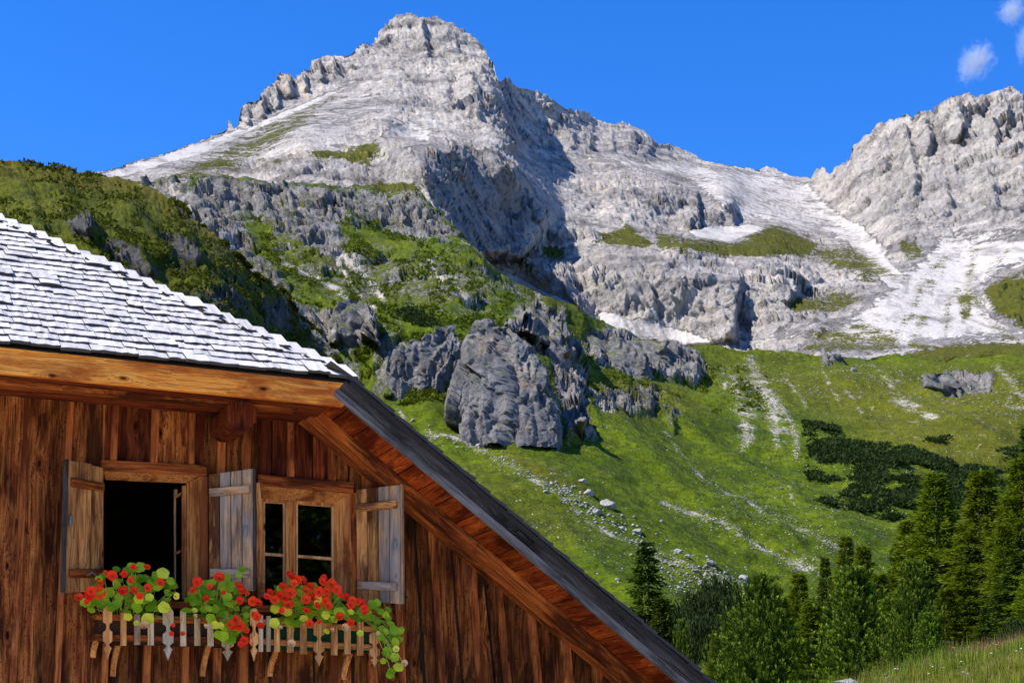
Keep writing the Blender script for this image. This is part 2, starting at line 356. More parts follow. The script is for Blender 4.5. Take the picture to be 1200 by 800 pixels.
grass_A = union(poly([(200,200),(300,150),(390,108),(405,112),(380,130),(345,160),(300,185),(250,215),(150,225),(150,210)], 12) * .62,
    poly([(360,178),(440,165),(452,178),(430,190),(370,186)], 5) * .8, poly([(300,183),(335,187),(330,193),(300,190)], 4) * .7,
    poly([(405,222),(440,212),(482,212),(486,222),(450,230),(410,228)], 4) * 1.0,
    poly([(300,215),(360,212),(420,216),(480,222),(520,250),(560,300),(600,330),(500,330),(300,300),(210,240)], 14) * .45,
    poly([(700,275),(735,262),(775,290),(740,296),(700,290)], 5) * .85, poly([(768,272),(800,278),(860,285),(905,262),(930,270),(960,285),(950,300),(900,300),(850,300),(800,298),(770,292)], 6) * .95,
    poly([(634,292),(668,296),(660,312),(636,308)], 5) * .8, poly([(600,300),(632,316),(624,322),(598,312)], 4) * .6,
    poly([(940,290),(1000,285),(1040,310),(1050,325),(1010,330),(960,305)], 8) * .7, poly([(905,360),(950,345),(990,340),(1015,350),(985,368),(935,376)], 8) * .75,
    poly([(700,330),(720,335)], 4) * .1, poly([(820,205),(845,215),(880,235)], 3) * .3,
    poly([(1052,282),(1080,285),(1084,305),(1060,308)], 5) * .65, poly([(1150,335),(1180,320),(1290,315),(1290,400),(1210,385),(1165,370)], 8) * 1.0,
    line([(1106,300),(1080,336),(1068,372),(1030,404)], 16) * .52, line([(1122,340),(1112,352),(1108,384)], 13) * .52, line([(1140,296),(1134,335),(1154,372),(1184,398)], 15) * .56, line([(1180,296),(1160,318)], 12) * .5, line([(1084,368),(1070,404),(1090,410)], 18) * .58, poly([(1118,345),(1142,340),(1140,370),(1128,380)], 4) * .7, poly([(1080,320),(1100,330),(1092,350)], 4) * .6, poly([(960,385),(1010,375),(1050,390),(1060,412),(940,415)], 8) * .6,
    poly([(1060,412),(1100,405),(1290,395),(1290,460),(1060,460)], 6) * 1.0, poly([(1098,315),(1112,300),(1106,330)], 3) * .5)
scree_A = union(poly([(110,205),(180,185),(280,150),(300,152),(240,180),(170,200),(120,212)], 5) * .9, poly([(288,148),(390,104),(440,85),(420,100),(330,142),(290,156)], 4) * .7,
    poly([(440,150),(480,140),(520,150),(500,168),(450,168)], 8) * .62, poly([(330,150),(400,110),(450,95),(470,130),(430,150),(380,165)], 14) * .46,
    poly([(600,180),(650,182),(720,180),(800,185),(900,200),(950,210),(990,250),(1050,290),(1040,310),(980,285),(900,265),(860,260),(800,210),(700,195),(640,195)], 10) * .63,
    poly([(612,200),(650,220),(700,225),(660,260),(640,240)], 10) * .42, poly([(640,240),(690,262),(800,290),(770,280),(700,255)], 5) * .6,
    poly([(805,268),(880,262),(900,268),(850,284),(815,278)], 3) * 1.0, poly([(540,290),(600,320),(700,370),(790,398),(700,390),(600,340)], 5) * .9,
    poly([(700,360),(860,405),(820,410),(700,375)], 5) * .8, poly([(980,250),(1010,262),(1060,325),(1050,345),(1000,300)], 6) * .85,
    poly([(925,412),(1000,362),(1060,315),(1100,275),(1180,270),(1290,270),(1290,315),(1180,322),(1150,340),(1180,375),(1230,390),(1290,400),(1200,400),(1130,405),(1060,412)], 24) * .80,
    poly([(860,408),(930,405),(1000,365),(960,375),(880,398)], 6) * .5)
scree_A = scree_A * (1 - np.clip(union(poly([(1150,335),(1180,320),(1290,315),(1290,400),(1210,385),(1165,370)], 6)), 0, 1))
grass_A = np.clip(grass_A * .92, 0, 1)
def disp_A(P, Nn, px, py):
    g = sample(grass_A, px, py); s = np.clip(sample(scree_A, px, py), 0, 1)
    rough = np.clip(1 - 1.15 * s - .55 * g, .08, 1)
    sm = sample(poly([(100,205),(180,180),(285,145),(400,100),(440,130),(380,165),(300,185),(230,205),(120,220)], 12), px, py); rough = rough * (1 - .72 * sm)
    wall = sample(poly([(700,290),(870,300),(900,330),(870,395),(700,370)], 20), px, py)
    rough = rough * (1 - .35 * wall)
    h = stair(fbm(P * np.array([.011, .011, .008]), 5, .55) * 2.6) * 3.4 + facet(P * np.array([.018, .009, .012]), 1) * 8
    h += facet(P * np.array([.05, .022, .034]), 2) * 5.0 + facet(P * np.array([.13, .05, .09]), 3) * 3.6 + facet(P * np.array([.32, .12, .24]), 10) * 2.0
    h -= np.clip(ridged(P * np.array([.022, .022, .009]) + 3, 6, .6) - .40, 0, 1) * 8
    h += (ridged(P * np.array([.075, .035, .05]) + 5, 5, .66) - .4) * 3.4
    h += fbm(P * .22, 3, .65) * .9
    warp = fbm(P * .01 + 9, 3) * 8
    bed = np.abs(((P[:, 2] * .9 + P[:, 0] * .12 + warp) / 21) % 1 - .5) * 2
    h += (smooth01(bed * 1.6) - .5) * 3.0 * (1 - s)
    V_ = P - np.array([0, 0, EYE]); V_ = V_ / np.linalg.norm(V_, axis=1)[:, None]; rough = rough * np.clip(.25 + 1.5 * np.abs((Nn * V_).sum(1)), .2, 1)
    dr = Nn * .45 + np.array([-.22, -.62, .25]); dr /= np.linalg.norm(dr, axis=1)[:, None]
    top = 1 - .15 * np.exp(-np.abs(py - top_A(px)) / 8)
    return dr * (h * rough * top)[:, None]
stones_A = np.zeros(GX.shape)
zero = lambda px, py: np.zeros(len(px))
dark_shade_A = union(poly([(480,170),(560,172),(640,240),(600,300),(560,300),(520,250)], 14) * .95, poly([(585,95),(612,110),(610,185),(590,170)], 6) * .6, poly([(700,300),(870,305),(880,390),(700,365)], 12) * .35, poly([(630,300),(690,330),(700,375),(640,350)], 8) * .45, poly([(640,150),(760,160),(800,185),(640,180)], 6) * .3, poly([(960,200),(1190,110),(1290,110),(1290,260),(1000,260)], 20) * .35,
     poly([(740,230),(815,220),(860,240),(860,270),(800,268)], 6) * .5)  # darker rock colour standing in for shadow on the cliff faces
XA = np.arange(-80, 1286, 1.3)
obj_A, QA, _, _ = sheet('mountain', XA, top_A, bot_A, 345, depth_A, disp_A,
    {'grass': lambda x, y: sample(grass_A, x, y), 'scree': lambda x, y: sample(scree_A, x, y), 'dark': lambda x, y: sample(dark_shade_A, x, y),
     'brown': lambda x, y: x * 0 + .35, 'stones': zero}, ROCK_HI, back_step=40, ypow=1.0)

# ---------------- the near alp: crags above, green slope with boulder trails below
topC_pts = np.array([(60,250),(130,232),(190,208),(215,212),(240,206),(290,210),(330,214),(380,214),(430,218),(470,226),(492,232),(520,252),(545,275),(560,294),(580,311),(610,328),(640,342),(670,356),(700,372),(730,386),(760,396),(800,403),(830,405),(880,412),(930,415),(1000,418),(1060,415),(1120,413),(1180,415),(1290,410)], float)
_tn = fbm(np.stack([np.arange(0, 1400) * .02, np.arange(0, 1400) * 0. + .5, np.arange(0, 1400) * 0. + .5], 1), 5, .6)
top_C = lambda x: np.interp(x, topC_pts[:, 0], topC_pts[:, 1]) + 5.0 * np.interp(x, np.arange(1400), _tn) * (.35 + .65 * smooth01((np.asarray(x) - 780) / 60)) + 5 * np.exp(-((np.asarray(x) - 625) / 70.) ** 2)
bot_C = lambda x: x * 0 + 822
dC = tps([(60,250,640),(60,480,420),(190,208,650),(200,300,520),(240,206,655),(300,212,660),(300,260,600),(300,330,500),(300,420,430),(380,214,670),(380,270,590),(380,340,500),(400,400,455),(400,520,370),(440,240,650),(450,300,570),(450,370,462),(470,440,430),(480,500,385),(500,560,345),
 (500,250,650),(540,275,645),(540,330,510),(545,380,448),(545,440,415),(560,520,372),(600,600,325),(640,640,310),(610,330,600),(620,380,478),(640,430,440),(670,500,395),(680,560,350),(700,640,310),(740,700,285),(780,760,262),(700,368,650),(700,410,560),(740,470,470),(760,540,390),(780,620,335),(800,690,295),(820,820,245),
 (780,397,670),(800,440,570),(840,500,480),(860,560,410),(880,640,350),(900,720,300),(900,820,255),(860,408,680),(900,460,580),(940,520,480),(960,600,400),(1000,680,340),(1000,820,265),(960,416,690),(1000,470,580),(1060,540,480),(1060,620,400),(1100,416,700),(1120,450,630),(1140,500,540),(1180,570,470),(1200,650,400),(1200,820,280),
 (1200,412,690),(1200,470,590),(1290,410,690),(1290,500,570),(1290,650,430),(1290,820,300),(60,820,235),(60,640,300),(300,820,238),(400,640,330),(500,820,240),(700,820,243)])
def depth_C(px, py):
    D = dC(px, py)
    B = lambda pts, a, wl, wr, f=10: buttress(px, py, pts, a, wl, wr, f)
    D = D + B([(425,355),(440,380),(430,400)], 26, 24, 10)
    D = D + B([(380,360),(395,385),(392,410)], 14, 14, 8)
    D = D + B([(455,395),(450,430),(455,470)], 10, 12, 20)
    D = D + B([(600,372),(650,352),(662,392),(672,420)], 24, 26, 10) + B([(625,358),(640,400)], 14, 16, 8)
    D = D + B([(672,400),(686,440),(676,470),(688,505)], 20, 22, 9)
    for x, y, y2, a in ((700,385,430,14),(722,388,432,12),(745,392,440,14),(770,396,440,16),(792,402,445,14),(815,410,445,12),(1110,435,460,12),(1135,436,458,12),(700,440,470,8),(760,455,480,8),(735,440,476,9)):
        D = D + B([(x, y), (x + 4, y2)], a, 16, 6, 8)
    D = D + B([(215,215),(240,240),(250,280)], 12, 22, 9) + B([(290,215),(310,240),(330,270)], 12, 22, 9) + B([(380,220),(390,250)], 10, 20, 9) + B([(460,230),(480,260)], 14, 20, 9)
    D = D + B([(470,222),(500,240),(530,262),(548,285)], 14, 26, 8)
    return D
rock_C = union(poly([(60,250),(185,205),(490,226),(545,275),(520,288),(440,262),(402,262),(415,310),(370,296),(300,258),(285,262),(345,340),(345,400),(310,370),(250,300),(60,300)], 10) * .74,
    poly([(300,270),(440,280),(560,300),(640,340),(560,360),(440,350),(345,340)], 14) * .44,
    poly([(335,350),(372,352),(375,368),(405,352),(440,358),(445,385),(425,405),(400,408),(380,400),(350,395)], 6) * .85, poly([(360,400),(420,410),(425,440),(400,450),(370,425)], 5) * .6,
    poly([(590,368),(630,355),(662,362),(668,390),(690,410),(686,420),(640,412),(600,395)], 6) * .95, poly([(650,400),(690,430),(690,470),(700,508),(665,505),(648,440)], 6) * .9,
    poly([(688,385),(720,388),(745,392),(780,400),(820,412),(830,430),(815,446),(780,440),(740,440),(700,430),(688,405)], 6) * 1.0, poly([(680,445),(780,455),(770,480),(700,485)], 7) * .6, poly([(770,465),(800,480),(790,500)], 4) * .5,
    poly([(1088,440),(1120,436),(1165,445),(1160,458),(1110,462)], 5) * 1.0, poly([(960,414),(985,416),(990,426),(965,430)], 3) * .9, poly([(545,272),(600,318),(590,322),(540,290)], 5) * .4,
    poly([(440,372),(470,380),(460,470),(430,470)], 4) * .5)
scree_C = union(poly([(848,438),(880,426),(905,448),(925,480),(936,506),(918,512),(897,488),(884,500),(870,514),(858,497),(862,468)], 14) * .66, *[line(p, w) * v for p, w, v in (
    ([(205,232),(222,258),(245,290),(280,330)], 8, .8), ([(390,285),(440,330)], 6, .4), ([(330,300),(420,350),(470,372)], 5, .45), ([(415,295),(428,320),(450,345)], 5, .6), ([(395,300),(410,330),(432,352)], 4, .5), ([(500,300),(520,330)], 5, .5),
    ([(515,318),(535,335),(552,350)], 4, .5), ([(628,340),(640,352)], 5, .7), ([(600,345),(620,356)], 4, .5), ([(705,380),(730,392)], 4, .6), ([(560,300),(540,292)], 4, .4),
    ([(780,495),(800,520),(822,548)], 4, .75), ([(822,548),(850,575),(900,605),(960,632),(1010,650)], 5, .62), ([(778,578),(810,592),(850,612),(900,640),(960,668)], 6, .8), ([(700,470),(740,500),(770,520)], 3.5, .4),
    ([(500,505),(540,515),(590,540),(640,570),(690,600),(740,630),(790,650),(850,668),(890,680)], 9, .62), ([(530,560),(600,600),(680,640),(750,668)], 5, .3), ([(455,470),(480,500),(520,540),(570,575)], 6, .5),
    ([(860,440),(868,470),(876,505)], 15, .85), ([(880,425),(900,465),(912,500)], 17, .9), ([(895,445),(930,500),(934,520)], 10, .8), ([(845,430),(850,450)], 8, .7), ([(895,480),(912,515)], 6, .7), ([(965,440),(985,470)], 5, .7), ([(990,455),(1010,480)], 5, .6),
    ([(1020,430),(1050,455),(1080,485)], 7, .7), ([(1045,470),(1085,490),(1095,495)], 9, .85), ([(1030,440),(1100,465),(1140,490),(1170,520)], 4, .5), ([(1170,435),(1190,455),(1200,470),(1240,500)], 9, .85), ([(1185,470),(1180,480),(1210,485)], 5, .7),
    ([(920,440),(945,470)], 5, .7), ([(1000,430),(1060,470)], 4, .4), ([(925,570),(930,590)], 6, .7), ([(1010,600),(1040,640)], 4, .4), ([(940,650),(1000,670)], 8, .5))])
brown_C = union(poly([(480,540),(600,560),(700,620),(640,640),(560,600)], 20) * .4, poly([(560,300),(700,370),(760,400),(640,360)], 14) * .4, poly([(820,420),(960,430),(1290,430),(1290,560),(1100,560),(960,480)], 25) * .6, poly([(300,260),(440,280),(560,340),(500,360),(330,320)], 20) * .25, poly([(560,500),(640,540),(700,580),(620,560)], 10) * .6, poly([(700,440),(800,450),(830,480),(720,490)], 10) * .5)
stones_C = np.clip(union(poly([(560,500),(700,570),(900,650),(1060,640),(1060,720),(800,740),(700,690),(560,560)], 30) * .35, poly([(820,420),(1290,420),(1290,640),(1060,640),(900,560),(820,470)], 30) * .3,
    line([(770,650),(900,700)], 50) * .6, line([(600,560),(850,670)], 30) * .4, line([(850,600),(1060,660)], 40) * .5) + .04, 0, 1)
grass_C = np.clip(1 - rock_C, 0, 1)
def disp_C(P, Nn, px, py):
    r = smooth01(sample(rock_C, px, py) * 1.2); s = sample(scree_C, px, py)
    h = fbm(P * .012, 4, .5) * 3.6 + fbm(P * .05, 4, .55) * 1.0
    h += (r * .97 + .03) * (facet(P * np.array([.055, .025, .035]), 4) * 3.2 + facet(P * np.array([.15, .07, .10]), 5) * 1.9 - np.clip(ridged(P * np.array([.07, .07, .03]), 5, .6) - .38, 0, 1) * 6)
    h += r * (facet(P * np.array([.4, .2, .3]), 6) * .9 + fbm(P * .5, 2) * .3) + fbm(P * .3, 3, .6) * .3
    gl = ridged(np.stack([(P[:, 0] * .9 + P[:, 1] * .25), P[:, 1] * .12 + P[:, 0] * .1, P[:, 2] * .05], 1) * .03 + 3, 3) - .4
    h += gl * 3.2 * (1 - r)
    dr = Nn * .55 + np.array([-.15, -.5, .35]); dr /= np.linalg.norm(dr, axis=1)[:, None]
    return dr * h[:, None] + np.array([0, 0, 1.0]) * (s * .25)[:, None]
XC = np.arange(60, 1290, 1.3)
obj_C, QC, PXC, PYC = sheet('alpine_slope', XC, top_C, bot_C, 430, depth_C, disp_C,
    {'grass': lambda x, y: sample(grass_C, x, y) * (1 - .60 * np.clip(sample(scree_C, x, y) * 1.0, 0, 1)), 'scree': lambda x, y: np.clip(sample(scree_C, x, y) * 1.6 + .35, 0, 1), 'dark': lambda x, y: x * 0 + .25,
     'brown': lambda x, y: sample(brown_C, x, y), 'stones': lambda x, y: sample(stones_C, x, y)}, ROCK_LO, back_step=8)

# ---------------- dark green hill on the left
topB_pts = np.array([(-80,196),(-20,189),(0,187),(22,188),(40,192),(66,196),(90,201),(112,205),(140,208),(165,212),(184,218),(200,232),(220,248),(250,270),(280,300),(300,322),(330,342),(350,372),(380,400),(405,450),(420,540),(440,700),(470,800)], float)
top_B = lambda x: np.interp(x, topB_pts[:, 0], topB_pts[:, 1])
bot_B = lambda x: x * 0 + 822
dB = tps([(-80,196,430),(0,187,440),(0,260,370),(0,400,270),(60,195,450),(80,260,360),(110,205,470),(140,260,370),(140,330,320),(200,232,450),(200,300,360),(200,400,290),(260,280,420),(250,340,340),(300,322,425),(300,380,370),(350,372,462),(340,440,375),(380,400,447),(405,450,414),(420,540,356),(440,700,288),(470,800,244),(300,560,310),(-80,420,250),(-80,820,215),(200,820,215),(470,820,236)])
rock_B = union(*[poly(p, 6) * v for p, v in (([(60,235),(95,245),(120,262),(90,262)],.5),([(75,250),(115,258),(110,285),(85,280)],.9),([(120,280),(160,290),(190,320),(170,335),(130,310)],.9),([(185,270),(230,285),(240,312),(215,320),(195,300)],.8),([(30,215),(60,222),(50,235)],.4),
    ([(200,330),(260,335),(300,350),(290,375),(230,360)],.7),([(240,310),(290,330),(270,345)],.6),([(300,345),(340,352),(345,385),(310,380)],.8),([(130,215),(170,222),(160,232)],.4),([(220,290),(260,305),(262,320),(230,312)],.5),([(10,250),(40,262),(30,280)],.4),([(195,225),(215,240),(240,275),(225,270),(205,250)],.7),([(330,380),(400,400),(430,440),(400,440)],.7))])
def depth_B(px, py):
    D = dB(px, py)
    for pts, a, wl, wr in (([(60,200),(85,240),(110,280)],14,40,22),([(140,215),(165,260),(200,310)],12,40,20),([(100,250),(112,290)],10,16,8),([(160,285),(185,325)],10,20,9),([(215,260),(240,315)],10,24,9),([(20,200),(40,250),(50,300)],12,40,20),([(300,330),(335,380)],9,20,9)):
        D = D + buttress(px, py, pts, a, wl, wr, 12)
    return D
def disp_B(P, Nn, px, py):
    r = smooth01(sample(rock_B, px, py) * 1.3)
    A_ = P * np.array([1, .4, 1])
    h = fbm(P * .02, 4, .55) * 2.2 + fbm(A_ * .11, 5, .62) * 1.1 + (ridged(A_ * .05, 5, .6) - .45) * 1.4 + facet(A_ * .12, 11) * .9 + facet(A_ * .4, 12) * .45 + fbm(A_ * .8, 3, .65) * .3
    h += r * (facet(A_ * np.array([.10, .10, .07]), 8) * 2.0 + facet(A_ * .3, 9) * 1.0 - np.clip(ridged(P * .14, 5, .6) - .4, 0, 1) * 2.5)
    dr = Nn * .4 + np.array([-.15, -.6, .35]); dr /= np.linalg.norm(dr, axis=1)[:, None]
    return dr * (h * .8)[:, None]
XB = np.arange(-80, 470, 1.3)
obj_B, QB, PXB, PYB = sheet('hill', XB, top_B, bot_B, 260, depth_B, disp_B,
    {'grass': lambda x, y: 1 - sample(rock_B, x, y) * .8, 'scree': lambda x, y: np.clip(sample(line([(200,310),(225,325),(250,345)], 5), x, y) * .8, 0, 1), 'dark': lambda x, y: x * 0 + .4,
     'brown': lambda x, y: np.clip(sample(line(topB_pts.tolist(), 22), x, y) * .8 + .15, 0, 1), 'stones': zero}, ROCK_HILL, back_step=5)

# ---------------- valley floor and the meadow knoll, one sheet from under the camera to beyond the mountains
def crest_e(a): return np.interp(a, [-.5, 0, .10, .165, .20, .24, .27, .30, .36, .5], [.03, .040, .048, .061, .070, .0810, .090, .097, .106, .116])
def ground_z(x, y):
    x = np.asarray(x, float); y = np.asarray(y, float); a = np.clip(x / np.maximum(y, 8), -.5, .5); eC = crest_e(a)
    ds = [0, 20, 40, 55, 62, 75, 120, 200, 300, 420]
    zs = [a * 0, a * 0, EYE + 40 * (eC - .022), EYE + 55 * (eC - .002), EYE + 62 * (eC - .001), EYE + 75 * (eC - .012), EYE + 120 * (eC - .010), EYE + 200 * (eC - .008), EYE + 300 * .074, 1.6 + 420 * .09]
    z = np.where(y > 420, zs[-1] + (y - 420) * .06, 0.0)
    for i in range(len(ds) - 1):
        m = (y >= ds[i]) & (y < ds[i + 1]); t = (y - ds[i]) / (ds[i + 1] - ds[i]); t = t if i else t * 0
        z = np.where(m, zs[i] * (1 - t) + zs[i + 1] * t, z)
    return z
gxs = np.concatenate([np.linspace(-2600, -80, 40)[:-1], np.linspace(-80, 80, 260), np.linspace(80, 2600, 40)[1:]])
gys = np.concatenate([np.linspace(-800, 18, 20)[:-1], np.linspace(18, 110, 240), np.linspace(110, 440, 110)[1:], np.linspace(440, 3000, 30)[1:]])
GXX, GYY = np.meshgrid(gxs, gys); zz = ground_z(GXX.ravel(), GYY.ravel())
gp = np.stack([GXX.ravel(), GYY.ravel(), zz], 1)
near = np.clip((gp[:, 1] - 25) / 20, 0, 1)
gp[:, 2] += near * (fbm(gp * np.array([.18, .18, 0]), 4) * .28 + fbm(gp * np.array([.9, .9, 0]), 2) * .06)
ii = np.arange(len(gys) - 1)[:, None] * len(gxs) + np.arange(len(gxs) - 1)[None, :]
t = NT('meadow_ground'); pos = t.n('NewGeometry').outputs['Position']
c = t.mix(t.ramp(t.noise(pos, .35, 6, .6), [(.35, (0, 0, 0)), (.65, (1, 1, 1))]), (.055, .075, .006), (.13, .105, .02))
c = t.mix(t.ramp(t.noise(pos, 2.2, 6, .7), [(.5, (0, 0, 0)), (.8, (1, 1, 1))]), c, (.14, .12, .05))
MEADOW = t.bsdf(color=c, rough=.95, spec=.1, normal=t.bump(t.noise(pos, 6, 6, .7), .8, .08))
me = np_mesh('ground', gp, np.stack([ii, ii + 1, ii + 1 + len(gxs), ii + len(gxs)], -1).reshape(-1, 4), MEADOW, smooth=True)
ground = link('ground', me, kind='structure')

# unseen pale gravel sheet, added to bounce sunlight onto the shaded house wall
yx = np.linspace(-34, 20, 60); yy = np.linspace(-26, 13.4, 60); YX, YY = np.meshgrid(yx, yy); yp = np.stack([YX.ravel(), YY.ravel(), fbm(np.stack([YX.ravel(), YY.ravel(), YX.ravel() * 0], 1) * .5, 3) * .012 + .03], 1)
i = np.arange(59)[:, None] * 60 + np.arange(59)[None, :]
t = NT('bounce_gravel'); pos = t.n('NewGeometry').outputs['Position']
g_ = t.noise(pos, 14, 8, .75); BOUNCE = t.bsdf(color=t.ramp(g_, [(.3, (.56, .50, .42)), (.7, (.72, .66, .56))]), rough=.95, normal=t.bump(g_, .8, .03))
link('bounce_sheet', np_mesh('bounce_sheet', yp, np.stack([i, i + 1, i + 61, i + 60], -1).reshape(-1, 4), BOUNCE), kind='structure')
# ---------------- crags, boulders and rubble standing on the alp
def crag_rock_material(name, a, b, c, sc=1.0):
    t = NT(name); pos = t.n('NewGeometry').outputs['Position']; N_ = t.n('NewGeometry').outputs['Normal']
    v = t.map(pos, (1, 1, .35))
    n1 = t.noise(v, .12 * sc, 9, .68, .5); n2 = t.noise(pos, .6 * sc, 7, .7); n3 = t.noise(pos, 2.5 * sc, 5, .7)
    k = t.mix(t.ramp(n1, [(.35, (0, 0, 0)), (.62, (1, 1, 1))]), a, b)
    k = t.mix(t.ramp(n2, [(.45, (0, 0, 0)), (.72, (1, 1, 1))]), k, c)
    k = t.mix(t.math('MULTIPLY', t.ramp(t.noise(pos, .07 * sc, 4, .6), [(.55, (0, 0, 0)), (.7, (1, 1, 1))]), .4), k, (.42, .29, .18))
    up = t.n('SeparateXYZ', {0: N_}).outputs[2]
    g = t.ramp(t.math('ADD', t.math('ADD', up, t.attr('moss')), t.math('MULTIPLY', t.math('SUBTRACT', n2, .5), 1.6)), [(.88, (0, 0, 0)), (1.0, (1, 1, 1))])
    k = t.mix(g, k, t.mix(n3, (.06, .085, .006), (.14, .16, .02)))
    h = t.math('ADD', t.math('MULTIPLY', n1, 3.0), t.math('ADD', t.math('MULTIPLY', n2, 1.2), t.math('MULTIPLY', n3, .35)))
    return t.bsdf(color=k, rough=.95, spec=.1, normal=t.bump(h, .9, .8 / sc))
CRAG = crag_rock_material('crag_rock', (.24, .23, .22), (.115, .112, .115), (.045, .044, .048))
BOULDER = crag_rock_material('boulder_rock', (.43, .405, .375), (.32, .305, .29), (.21, .20, .195), 3.0)
def crag(name, outline, D, thick, label, cat, seed, nu=220, nv=230, amp=1.0, moss=0.0, lean=0.35):
    """a free-standing rock lofted from its width at each height; outline rows are (py, left px, right px)"""
    o_ = np.array(outline, float); o_ = np.concatenate([o_, o_[-1:] + [34, 4, -4]]); ys = np.linspace(o_[0, 0], o_[-1, 0], nv); L = np.interp(ys, o_[:, 0], o_[:, 1]); R = np.interp(ys, o_[:, 0], o_[:, 2])
    th = np.linspace(0, 2 * pi, nu, endpoint=False); _, e = rays(0, ys)
    s = (ys - ys[0]) / (ys[-1] - ys[0])
    m0 = (L[0] + R[0]) / 2; m1 = (L[-1] + R[-1]) / 2
    Dt = float(depth_C(np.array([m0]), ys[:1])[0]) + thick * .05; Db = float(depth_C(np.array([m1]), o_[-2:-1, 0])[0]) + thick * .12
    D = Db + (Dt - Db) * .45 * (1 - s) ** 1.3
    xc = ((L + R) / 2 - 600) / FPX * D; hw = (R - L) / 2 / FPX * D; z = EYE + e * D
    c = np.sign(np.cos(th)) * np.abs(np.cos(th)) ** .55; sn = np.sign(np.sin(th)) * np.abs(np.sin(th)) ** .6
    X = xc[:, None] + hw[:, None] * c[None]; dep = thick * np.minimum(1, .25 + 1.6 * s)
    Y = D[:, None] + dep[:, None] * sn[None] * .5 * np.minimum(1, hw / hw.max() * 1.4)[:, None] + (X - xc[:, None]) * .35
    P = np.stack([X, Y, np.repeat(z[:, None], nu, 1)], -1).reshape(-1, 3)
    N_ = np.stack([np.repeat(c[None], nv, 0), np.repeat(sn[None], nv, 0), np.zeros((nv, nu))], -1).reshape(-1, 3)
    k = Db / 440
    q = P + seed * 13.1
    h = facet(q * np.array([.085, .015, .016]) / k, 1) * 2.4 + facet(q * np.array([.24, .04, .05]) / k, 2) * 1.3 + facet(q * np.array([.7, .15, .22]) / k, 3) * .55 - np.clip(ridged(q * np.array([.07, .03, .012]) / k, 5, .6) - .45, 0, 1) * 9
    h += fbm(q * 1.2 / k, 2, .6) * .15
    N_ = N_ * .6 + np.array([-.15, -.55, .2]); N_ /= np.linalg.norm(N_, axis=1)[:, None]
    P = P + N_ * (h * k * amp)[:, None]
    i = np.arange(nv - 1)[:, None] * nu + np.arange(nu)[None, :]; j = np.arange(nv - 1)[:, None] * nu + (np.arange(nu)[None, :] + 1) % nu
    Fc = np.stack([i, i + nu, j + nu, j], -1).reshape(-1, 4)
    top = P[:nu].mean(0); P = np.concatenate([P, [top]]); capf = [[nu * nv, a, (a + 1) % nu, (a + 1) % nu] for a in range(nu)]
    base = Vector((float(xc[-1]), Db, float(z[-1])))
    tri = np.array([[nu * nv, (a + 1) % nu, a] for a in range(nu)])
    me = bpy.data.meshes.new(name); V = P - np.array(base)
    Ft = np.concatenate([Fc[:, [0, 1, 2]], Fc[:, [0, 2, 3]], tri])
    me = np_mesh(name, V, Ft[:, ::-1], CRAG); attr(me, 'moss', np.full(len(V), moss))
    o = link(name, me, label=label, cat=cat); o.location = base; return o
crag('rock_crag', [(378,567,577),(384,561,592),(392,557,608),(400,551,618),(410,549,628),(425,545,636),(440,540,642),(455,536,648),(470,531,653),(485,529,656),(500,530,658)], 432, 20,
     'largest pale grey rock crag, a broad wall on the green slope right of the roof', 'rock crag', 3, moss=.02)
crag('rock_crag', [(376,516,528),(384,500,534),(395,484,538),(405,468,543),(420,453,538),(435,448,536),(450,448,530),(462,450,528)], 446, 15,
     'smaller rounded grey crag left of the largest one with a shady cleft between', 'rock crag', 8, moss=.06)
crag('rock_crag', [(360,624,640),(368,616,658),(380,606,664),(395,600,668),(410,640,676)], 470, 14, 'dark jagged outcrop rising just behind the right shoulder of the largest crag', 'rock crag', 12, nu=140, nv=110, moss=.12)
crag('rock_crag', [(391,690,700),(397,686,722),(408,688,742),(420,694,760),(432,706,770),(440,724,774)], 560, 12, 'long low grey outcrop at the top edge of the green slope, right of the crags', 'rock crag', 15, nu=150, nv=90, moss=.1)
crag('rock_crag', [(400,752,768),(406,748,790),(418,752,808),(430,762,816),(442,782,820)], 566, 11, 'grey blocky outcrop ending the cliff band near the pale scree', 'rock crag', 21, nu=130, nv=80, moss=.08)
crag('rock_crag', [(350,400,420),(358,392,432),(372,386,440),(388,384,440),(402,392,432),(412,402,424)], 470, 13, 'dark craggy bluff above the roof verge with green turf on its ledges', 'rock crag', 25, nu=130, nv=110, moss=.16)
crag('rock_crag', [(438,1100,1120),(443,1092,1148),(450,1090,1160),(458,1098,1166),(464,1120,1160)], 600, 9, 'low dark outcrop across the slope below the big scree fan', 'rock crag', 29, nu=120, nv=50, moss=.08)

# surface of the alp for setting things on it
def on_slope(px, py):
    c = int(round((px - 60) / 1.3)); c = max(0, min(PXC.shape[1] - 1, c)); col = PYC[:, c]; r = int(np.searchsorted(col, py)); r = max(0, min(len(col) - 1, r))
    return Vector(QC[r, c].tolist()), (QC[r, c, 1])
def rock_lump(seed, n=3, flat=.7, sharp=.5):
    import bmesh
    bm = bmesh.new(); bmesh.ops.create_icosphere(bm, subdivisions=n, radius=1)
    V = np.array([v.co[:] for v in bm.verts]); Fc = np.array([[v.index for v in f.verts] for f in bm.faces]); bm.free()
    r_ = np.random.default_rng(seed)
    for _ in range(9):                      # cleave flat faces
        d = r_.normal(size=3); d /= np.linalg.norm(d); c = .55 + .3 * r_.random(); t = V @ d; m = t > c
        V[m] -= ((t[m] - c)[:, None] * d) * .92
    V += V * (fbm(V * 1.7 + seed, 3)[:, None] * .14)
    V *= np.array([1, .85, flat]); return V, Fc
small = []
for q in range(6):
    V, Fc = rock_lump(100 + q, 1, .65); small.append((V, Fc))
